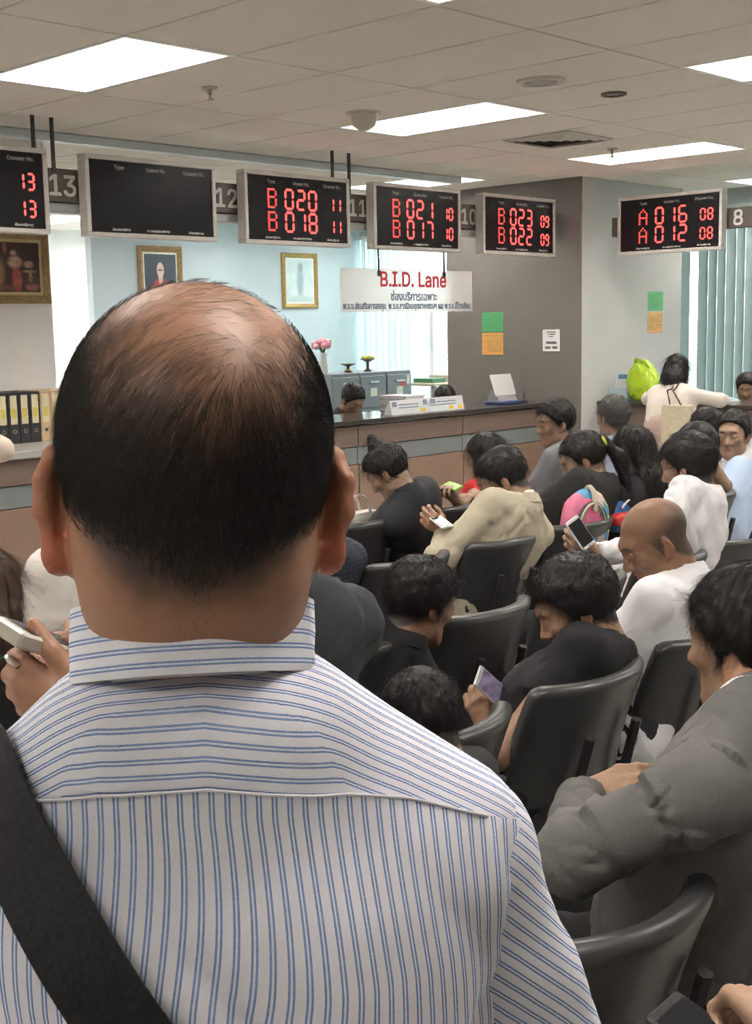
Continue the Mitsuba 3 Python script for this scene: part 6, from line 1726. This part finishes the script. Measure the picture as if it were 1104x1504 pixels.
def fg_arms():
    skin, sleeves, hp = [], {}, []
    wl = at(134, 1085, 1.19); wr = at(190, 1010, 1.21)
    for q, wv in ((-1, wl), (1, wr)):
        S, E_ = W3(q * .160, .0, -.238), W3(*ELB[q])
        skin += [RC(S, E_, .040, .036, .03), RC(E_, wv, .037, .025, .02)]
        f_ = nrm(wv - E_)
        sleeves[q] = [RC(S, E_, .0405, .047, .03), RC(E_, wv - f_ * .02, .045, .034, .03, [(wv - f_ * .025, f_)])]
        if q < 0:
            d = nrm(at(48, 988, 1.205) - at(118, 1058, 1.19)); n = nrm(FW * .85 + UP * .35 - RT * .15)
            A = lambda x, y, z_: at(x, y, z_)
            h_ = []
            fingers = [[(80, 1004, 1.20), (38, 975, 1.203), (22, 966, 1.232), (38, 952, 1.25)], [(80, 1024, 1.20), (28, 1001, 1.205), (15, 991, 1.233), (30, 976, 1.25)],
                       [(84, 1043, 1.20), (34, 1026, 1.208), (22, 1016, 1.234), (36, 1001, 1.248)], [(92, 1062, 1.20), (48, 1048, 1.21), (37, 1040, 1.23), (47, 1028, 1.244)]]
            for i, fg_ in enumerate(fingers):
                p = [A(*v) for v in fg_]
                h_.append(RC(wv + (p[0] - wv) * .12, p[0], .0155, .0125, .014))
                for j in range(3): h_.append(RC(p[j], p[j + 1], (.0102, .0092, .0085)[j], (.0092, .0085, .0072)[j], .004 if j else .008))
            p = [A(*v) for v in ((118, 1030, 1.195), (106, 988, 1.198), (76, 957, 1.196), (49, 918, 1.198))]
            for j in range(3): h_.append(RC(p[j], p[j + 1], (.0150, .0112, .0100)[j], (.0112, .0100, .0078)[j], .004 if j else .012))
        else:
            d = nrm(at(125, 968, 1.24) - at(190, 1010, 1.21)); n = nrm(-RT * .5 + FW * .6 + UP * .3)
            h_, _ = hand_prims(wv, d, n, 1, 1.0, [20, 45, 55, 60], 1.0, 25, 15)
        hp.append(h_ + [RC(wv - f_ * .05, wv, .027, .025, .02)])
    return {'skin': skin, 'sleeve': sleeves}, hp


def split_mesh(V, F, s_):
    """cut the triangles along s = 0: returns the two meshes (s < 0, s >= 0)"""
    out = {-1: [], 1: []}
    V2 = list(V); ed = {}
    sv = list(s_)

    def mid(a, b):
        k = (min(a, b), max(a, b))
        if k not in ed:
            t = sv[a] / (sv[a] - sv[b]); ed[k] = len(V2); V2.append(V[a] + t * (V[b] - V[a]))
        return ed[k]
    sg = s_ >= 0
    allp = sg[F].all(1); alln = (~sg[F]).all(1)
    out[1] += F[allp].tolist(); out[-1] += F[alln].tolist()
    for tri in F[~allp & ~alln]:
        for r in range(3):
            a, b, c = tri[r], tri[(r + 1) % 3], tri[(r + 2) % 3]
            if sg[a] != sg[b] and sg[a] != sg[c]:
                p, q = mid(a, b), mid(a, c); k = 1 if sg[a] else -1
                out[k].append([a, p, q]); out[-k] += [[p, b, c], [p, c, q]]
                break
    V2 = np.array(V2)
    res = []
    for k in (-1, 1):
        f = np.array(out[k]); u, inv = np.unique(f, return_inverse=True)
        res.append((V2[u], inv.reshape(-1, 3)))
    return res


def stripe_fn(p, n, uv):
    per = .0088
    t = uv.x / per
    f = t - dr.floor(t)
    wob = .0
    l1 = 1 - smoothstep(.050, .085, dr.abs(f - .36))
    l2 = 1 - smoothstep(.050, .085, dr.abs(f - .62))
    pale = (1 - smoothstep(.10, .16, dr.abs(f - .49))) * .22
    w = noise(p.x * 1500, p.y * 1500, p.z * 1500)
    base = mi.Color3f(.74, .74, .80) * (.95 + .07 * w)
    c = mix(base, (.42, .55, .80), pale)
    return mix(c, (.085, .16, .36), dr.maximum(l1, l2) * (.72 + .28 * w))


MP('striped_shirt_cloth', stripe_fn, .85, .2, .2)


def fg_clothes(key):
    loc = lambda V: (V - FO) @ FB
    tor = fg_torso()
    hole = RC(W3(-.008, -.004, -.100), W3(-.006, .02, .05), .044, .06, .006, None, '-')
    V, F = mesh_prims(tor + [hole], .0052, .008, None, lambda P: (-.66 - (P - FO.astype(np.float32))[:, 2]))
    Lc = loc(V)
    n = vnormals(V, F)
    back = np.clip((.02 - Lc[:, 1]) / .05, 0, 1)
    seam_z = lambda x: np.interp(x, [-.25, -.20, -.115, -.06, 0, .08, .12, .168, .20, .25], [-.215, -.195, -.160, -.150, -.149, -.163, -.175, -.196, -.210, -.23])
    below = np.clip((seam_z(Lc[:, 0]) - Lc[:, 2]) / .03, 0, 1)
    # vertical drape folds below the yoke, diagonal creases towards the strap and the armholes
    qx = Lc[:, 0] + .02 * np.sin(Lc[:, 2] * 9 + 1) + .05 * (Lc[:, 2] + .2) * np.sin(Lc[:, 0] * 11)
    d = .0060 * (meshkit.fbm(np.stack([qx * 24, Lc[:, 1] * 2, Lc[:, 2] * 3.0], 1), 3, 5) - .5) * 2 * below
    dg = 1 - np.abs(2 * meshkit.noise(np.stack([(Lc[:, 0] * .8 + Lc[:, 2] * .6) * 16, Lc[:, 1] * 3, (Lc[:, 2] * .8 - Lc[:, 0] * .6) * 4], 1), 8) - 1)
    d += .009 * (dg ** 5 - .12) * below * np.clip((-.20 - Lc[:, 2]) / .10, 0, 1)
    d += .0026 * (meshkit.fbm(Lc * np.array([10, 10, 18]), 3, 12) - .5) * 2
    d += -.006 * np.exp(-((Lc[:, 0] - .178 + .12 * (Lc[:, 2] + .24)) / .006) ** 2) * below * 1.0
    V = V + n * (d * back)[:, None]
    s_ = Lc[:, 2] - seam_z(Lc[:, 0]) - np.maximum(0, Lc[:, 1] - .02) * 1.0
    (Vb, Fb), (Vy, Fy) = split_mesh(V, F, s_)
    sk = key + '__shirt'
    lb = loc(Vb)
    ub = lb[:, 0] * 1.0 + .010 * np.sin(lb[:, 2] * 13 + lb[:, 0] * 20) * np.clip(-(lb[:, 2] + .17) / .1, 0, 1) + .02 * lb[:, 0] * (lb[:, 2] + .15)
    put(sk, trimesh.Trimesh(Vb, Fb, process=False), 'striped_shirt_cloth', True, uv=np.stack([ub + .0021, lb[:, 2]], 1))
    ly = loc(Vy)
    ny = vnormals(Vy, Fy)
    Vy = Vy + ny * .0016
    uy = (ly[:, 2] - seam_z(ly[:, 0])) + .75 * np.maximum(0, ly[:, 1] + .085)
    put(sk + '__yoke', trimesh.Trimesh(Vy, Fy, process=False), 'striped_shirt_cloth', True, uv=np.stack([uy + .0052, ly[:, 0]], 1))
    labels[sk + '__yoke'] = {'label': 'shoulder yoke with stripes running across'}
    # stitched lip along the seam
    xs_ = np.linspace(-.19, .172, 60)
    f = field(tor, .008)
    pts = []
    for x in xs_:
        pts.append(surf(f, x, seam_z(x)) )
    put(sk + '__seam', tube([p - FF * .0016 for p in pts], .0011, 6), cloth((.66, .66, .70)), True)
    # sleeves
    arms, _ = fg_arms()
    for q in (-1, 1):
        pr = arms['sleeve'][q]
        Vs, Fs = mesh_prims(pr + [RC(W3(q * .150, -.004, -.230), W3(q * .160, .0, -.238), .040, .0405, .03)], .0055, .0065, None)
        l = loc(Vs)
        keepf = l[Fs].mean(1)[:, 0] * q > .125
        Fs = Fs[keepf]
        ns = vnormals(Vs, Fs)
        ax = np.clip((-.24 - l[:, 2]) / .1, 0, 1)
        dd = .006 * (meshkit.fbm(np.stack([l[:, 0] * 10 * q + l[:, 2] * 16, l[:, 1] * 10, l[:, 2] * 8 - l[:, 0] * q * 14], 1), 3, 21) - .5) * 2 * (.3 + .7 * ax)
        Vs = Vs + ns * dd[:, None]
        us = .60 * l[:, 0] * q + .80 * l[:, 2] + .35 * l[:, 1]
        k2 = put(fresh(sk + '__sleeve'), trimesh.Trimesh(Vs, Fs, process=False), 'striped_shirt_cloth', True, uv=np.stack([us, l[:, 1]], 1))
        labels[k2] = {'label': 'sleeve with slanting stripes'}
    # collar: stands off the neck by a finger's breadth, folds over and hangs down a little
    cb = W3(-.006, -.010, -.109)
    ax = nrm(FU + .34 * FF); cf_ = nrm(FF - (FF @ ax) * ax); cr_ = np.cross(cf_, ax)
    nA = 84
    aa = np.radians(np.linspace(90 + 10, 450 - 10, nA))

    def reach(hz, lo_):
        out = []
        for t in aa:
            d_ = cr_ * math.cos(t) + cf_ * math.sin(t)
            r_ = .11
            while r_ > lo_:
                p = (cb + ax * hz + d_ * r_)[None].astype(np.float32)
                if min(FG_SKIN[0](p)[0], FG_SKIN[1](p)[0] if hz < .012 else 1) < 0: break
                r_ -= .001
            out.append(r_)
        o_ = np.array(out); back_ = np.sin(aa) < .2
        o_ = np.minimum(o_, .070)
        for _ in range(14): o_[1:-1] = (o_[:-2] + 2 * o_[1:-1] + o_[2:]) / 4
        return o_
    rt_, rb_ = reach(.042, .050), reach(.014, .052)
    rings = [(rb_ + .005, -.004), (rt_ + .0035, .042), (rt_ + .0052, .0445), (rt_ + .0072, .043), ((rt_ + rb_) / 2 + .0105, .024), (rb_ + .0125, .004), (rb_ + .0135, -.003), (rb_ + .0115, -.0032), ((rt_ + rb_) / 2 + .0085, .022)]
    cv, cf, uc = [], [], []
    for r_, z_ in rings:
        for i_, t in enumerate(aa):
            frn = max(0, math.sin(t)) ** 3
            w_ = .0010 * math.sin(t * 9 + z_ * 60)
            cv.append(cb + (cr_ * math.cos(t) + cf_ * math.sin(t)) * (r_[i_] + w_) + ax * (z_ - .02 * frn)); uc.append(z_)
    for j in range(len(rings) - 1):
        for i in range(nA - 1):
            q = j * nA + i; cf += [(q, q + 1, q + nA + 1), (q, q + nA + 1, q + nA)]
    cv, uc = np.array(cv), np.array(uc)
    put(sk + '__collar', trimesh.Trimesh(cv, np.array(cf), process=False), 'striped_shirt_cloth', True, uv=np.stack([uc + .0012, (cv - cb) @ FR], 1))
    labels[sk + '__collar'] = {'label': 'turned-down collar with stripes round the neck'}
    # trousers and shoes
    pr = []
    for q in (-1, 1):
        hip, kn, an = W3(q * .09, .0, -.80), W3(q * .10, .02, -1.14), W3(q * .11, .0, -1.49)
        pr += [RC(hip, kn, .095, .07, .04), RC(kn, an, .07, .062, .03, [(W3(0, 0, -1.54), (0, 0, -1.0))])]
    pr.append(RC(W3(-.08, 0, -.72), W3(.08, 0, -.72), .118, None, .05, [(W3(0, 0, -.62), (0, 0, 1.0))]))
    v, f_ = mesh_prims(pr, .014, .004)
    put_vf(key + '__trousers', v, f_, cloth((.025, .026, .03)))
    for q in (-1, 1):
        v, f_ = mesh_prims([RC(W3(q * .11, -.03, -1.53), W3(q * .12, .16, -1.535), .045, .038, .03, [((0, 0, .003), (0, 0, -1.0))])], .012)
        put_vf(fresh(key + '__shoe'), v, f_, M((.02, .018, .017), .35))


def surf(f, x, z, out=.30):
    """the point of the shirt's back at x, z (man's frame), found from behind or, on the shoulder, from above"""
    def march(p, d):
        for _ in range(90):
            v = float(f(W3(*p)[None].astype(np.float32))[0])
            if v < .0004: return p
            p = p + d * max(v * .7, .0005)
            if p[1] > .0 or p[2] < z - .3: return None
        return p
    p = march(np.array([x, -out, z]), np.array([0, 1.0, 0]))
    if p is None: p = march(np.array([x, -.02, z + .2]), np.array([0, 0, -1.0]))
    return W3(*p)


FGK, fc_, fR_, fs_, fL_ = fg_person()
fg_clothes(FGK)


def fg_bag():
    k = fresh('shoulder_bag')
    f = field(fg_torso(), .012)
    path = [(-.150, -.118), (-.138, -.138), (-.125, -.160), (-.112, -.182), (-.098, -.205), (-.084, -.228), (-.070, -.252), (-.056, -.276), (-.030, -.32), (0, -.37), (.04, -.44), (.085, -.52), (.125, -.60), (.15, -.66)]
    pts = np.array([surf(f, x + .011, z - .006) for x, z in path])
    nn = np.array([nrm(np.array([float(f((p + e)[None].astype(np.float32))[0] - f((p - e)[None].astype(np.float32))[0]) for e in np.eye(3) * .004])) for p in pts])
    # finer
    t = np.linspace(0, 1, len(pts)); tt = np.linspace(0, 1, 60)
    P = np.stack([np.interp(tt, t, pts[:, i]) for i in range(3)], 1); N = np.stack([np.interp(tt, t, nn[:, i]) for i in range(3)], 1)
    for _ in range(6): P[1:-1] = (P[:-2] + 2 * P[1:-1] + P[2:]) / 4; N[1:-1] = (N[:-2] + 2 * N[1:-1] + N[2:]) / 4
    N /= np.linalg.norm(N, axis=1, keepdims=True)
    D = np.gradient(P, axis=0); D /= np.linalg.norm(D, axis=1, keepdims=True)
    S = np.cross(D, N)
    w = .0225
    prof = [(-w, .0), (-w, .0022), (-w * .86, .0034), (w * .86, .0034), (w, .0022), (w, .0)]
    V = np.concatenate([[p + s_ * a + n_ * (b + .003) for a, b in prof] for p, s_, n_ in zip(P, S, N)]); m = len(prof); Fq = []
    for i in range(len(P) - 1):
        for j in range(m):
            a, b = i * m + j, i * m + (j + 1) % m
            Fq += [(a, b, b + m), (a, b + m, a + m)]
    web = MP('strap_webbing', lambda p, n, uv: mi.Color3f(.010, .010, .012) * (.6 + .9 * noise(p.x * 700, p.y * 700, p.z * 260)), .7, .25, .3)
    tm = trimesh.Trimesh(V, np.array(Fq), process=False); tm.fix_normals()
    put(k + '__strap', tm, web, 40)
    bm = m3.Manifold.hull(m3.Manifold.compose([m3.Manifold.sphere(.03, 20).translate(tuple(W3(x, y, z))) for x in (.14, .24) for y in (-.14, .14) for z in (-.94, -.68)]))
    put(k + '__body', trimesh.Trimesh(*meshkit.arrays(bm)[:2]), cloth((.015, .015, .017)), 40)
    tag(k, 'black shoulder bag whose wide strap crosses the striped shirt', 'shoulder bag')


fg_bag()
# phone and pen in his hands
pk = phone(at(70, 946, 1.226), at(22, 930, 1.20) - at(116, 960, 1.26), nrm(-.45 * FW + .85 * UP - .1 * RT), .056, .105, 'pale phone with a black top in the standing man\'s hands', (.34, .31, .25), M((.015, .015, .017), .45), .016)
put(pk + '__mark', moved(cbox(-.008, .008, -.004, .004, .0082, .0092, .0004), frame_mat(at(50, 932, 1.205), *(lambda d, n: (np.cross(d, n), d, n))(*(lambda d, n: (d, nrm(n - (n @ d) * d)))(nrm(at(22, 938, 1.20) - at(112, 962, 1.26)), nrm(-.45 * FW + .85 * UP - .1 * RT))))), M((.7, .7, .7), .4))
a, b = at(9, 964, 1.18), at(40, 985, 1.21)
k = 'pen'
put(k + '__barrel', tube([a + (b - a) * .5, b + (b - a) * 1.6], .0042, 10), M((.015, .015, .017), .3), 40)
put(k + '__tip', tube([a, a + (b - a) * .15, a + (b - a) * .5], [.0022, .0038, .0042], 10), M((.75, .73, .68), .2, metal=.9), 40)
tag(k, 'black pen with a silver end sticking out of the standing man\'s left hand', 'pen')
# green lettering on the black T-shirt at the left edge
def shirt_print(P, px, words, size, mat):
    """flat lettering lying on the cloth where the sight line through the pixel meets it"""
    V, F = P['V'], P['F']
    n = vnormals(V, F)
    q = pix(V)
    near = np.hypot(q[:, 0] - px[0], q[:, 1] - px[1]) < 14
    if not near.any(): return
    i = np.nonzero(near)[0][np.argmin(q[near, 2])]
    p, nn = V[i], nrm(n[np.linalg.norm(V - V[i], axis=1) < .03].mean(0))
    z = nrm(np.array([0, 0, 1.0]) - nn[2] * nn); x = np.cross(z, nn)
    put(P['key'] + '__shirt__print', text(words, size, p + nn * .004, x, z, .0015, True), mat)


shirt_print(P13, (10, 994), 'OL', .042, M((.02, .17, .08), .6))
shirt_print(P13, (10, 1014), 'ON', .016, M((.02, .15, .07), .6))
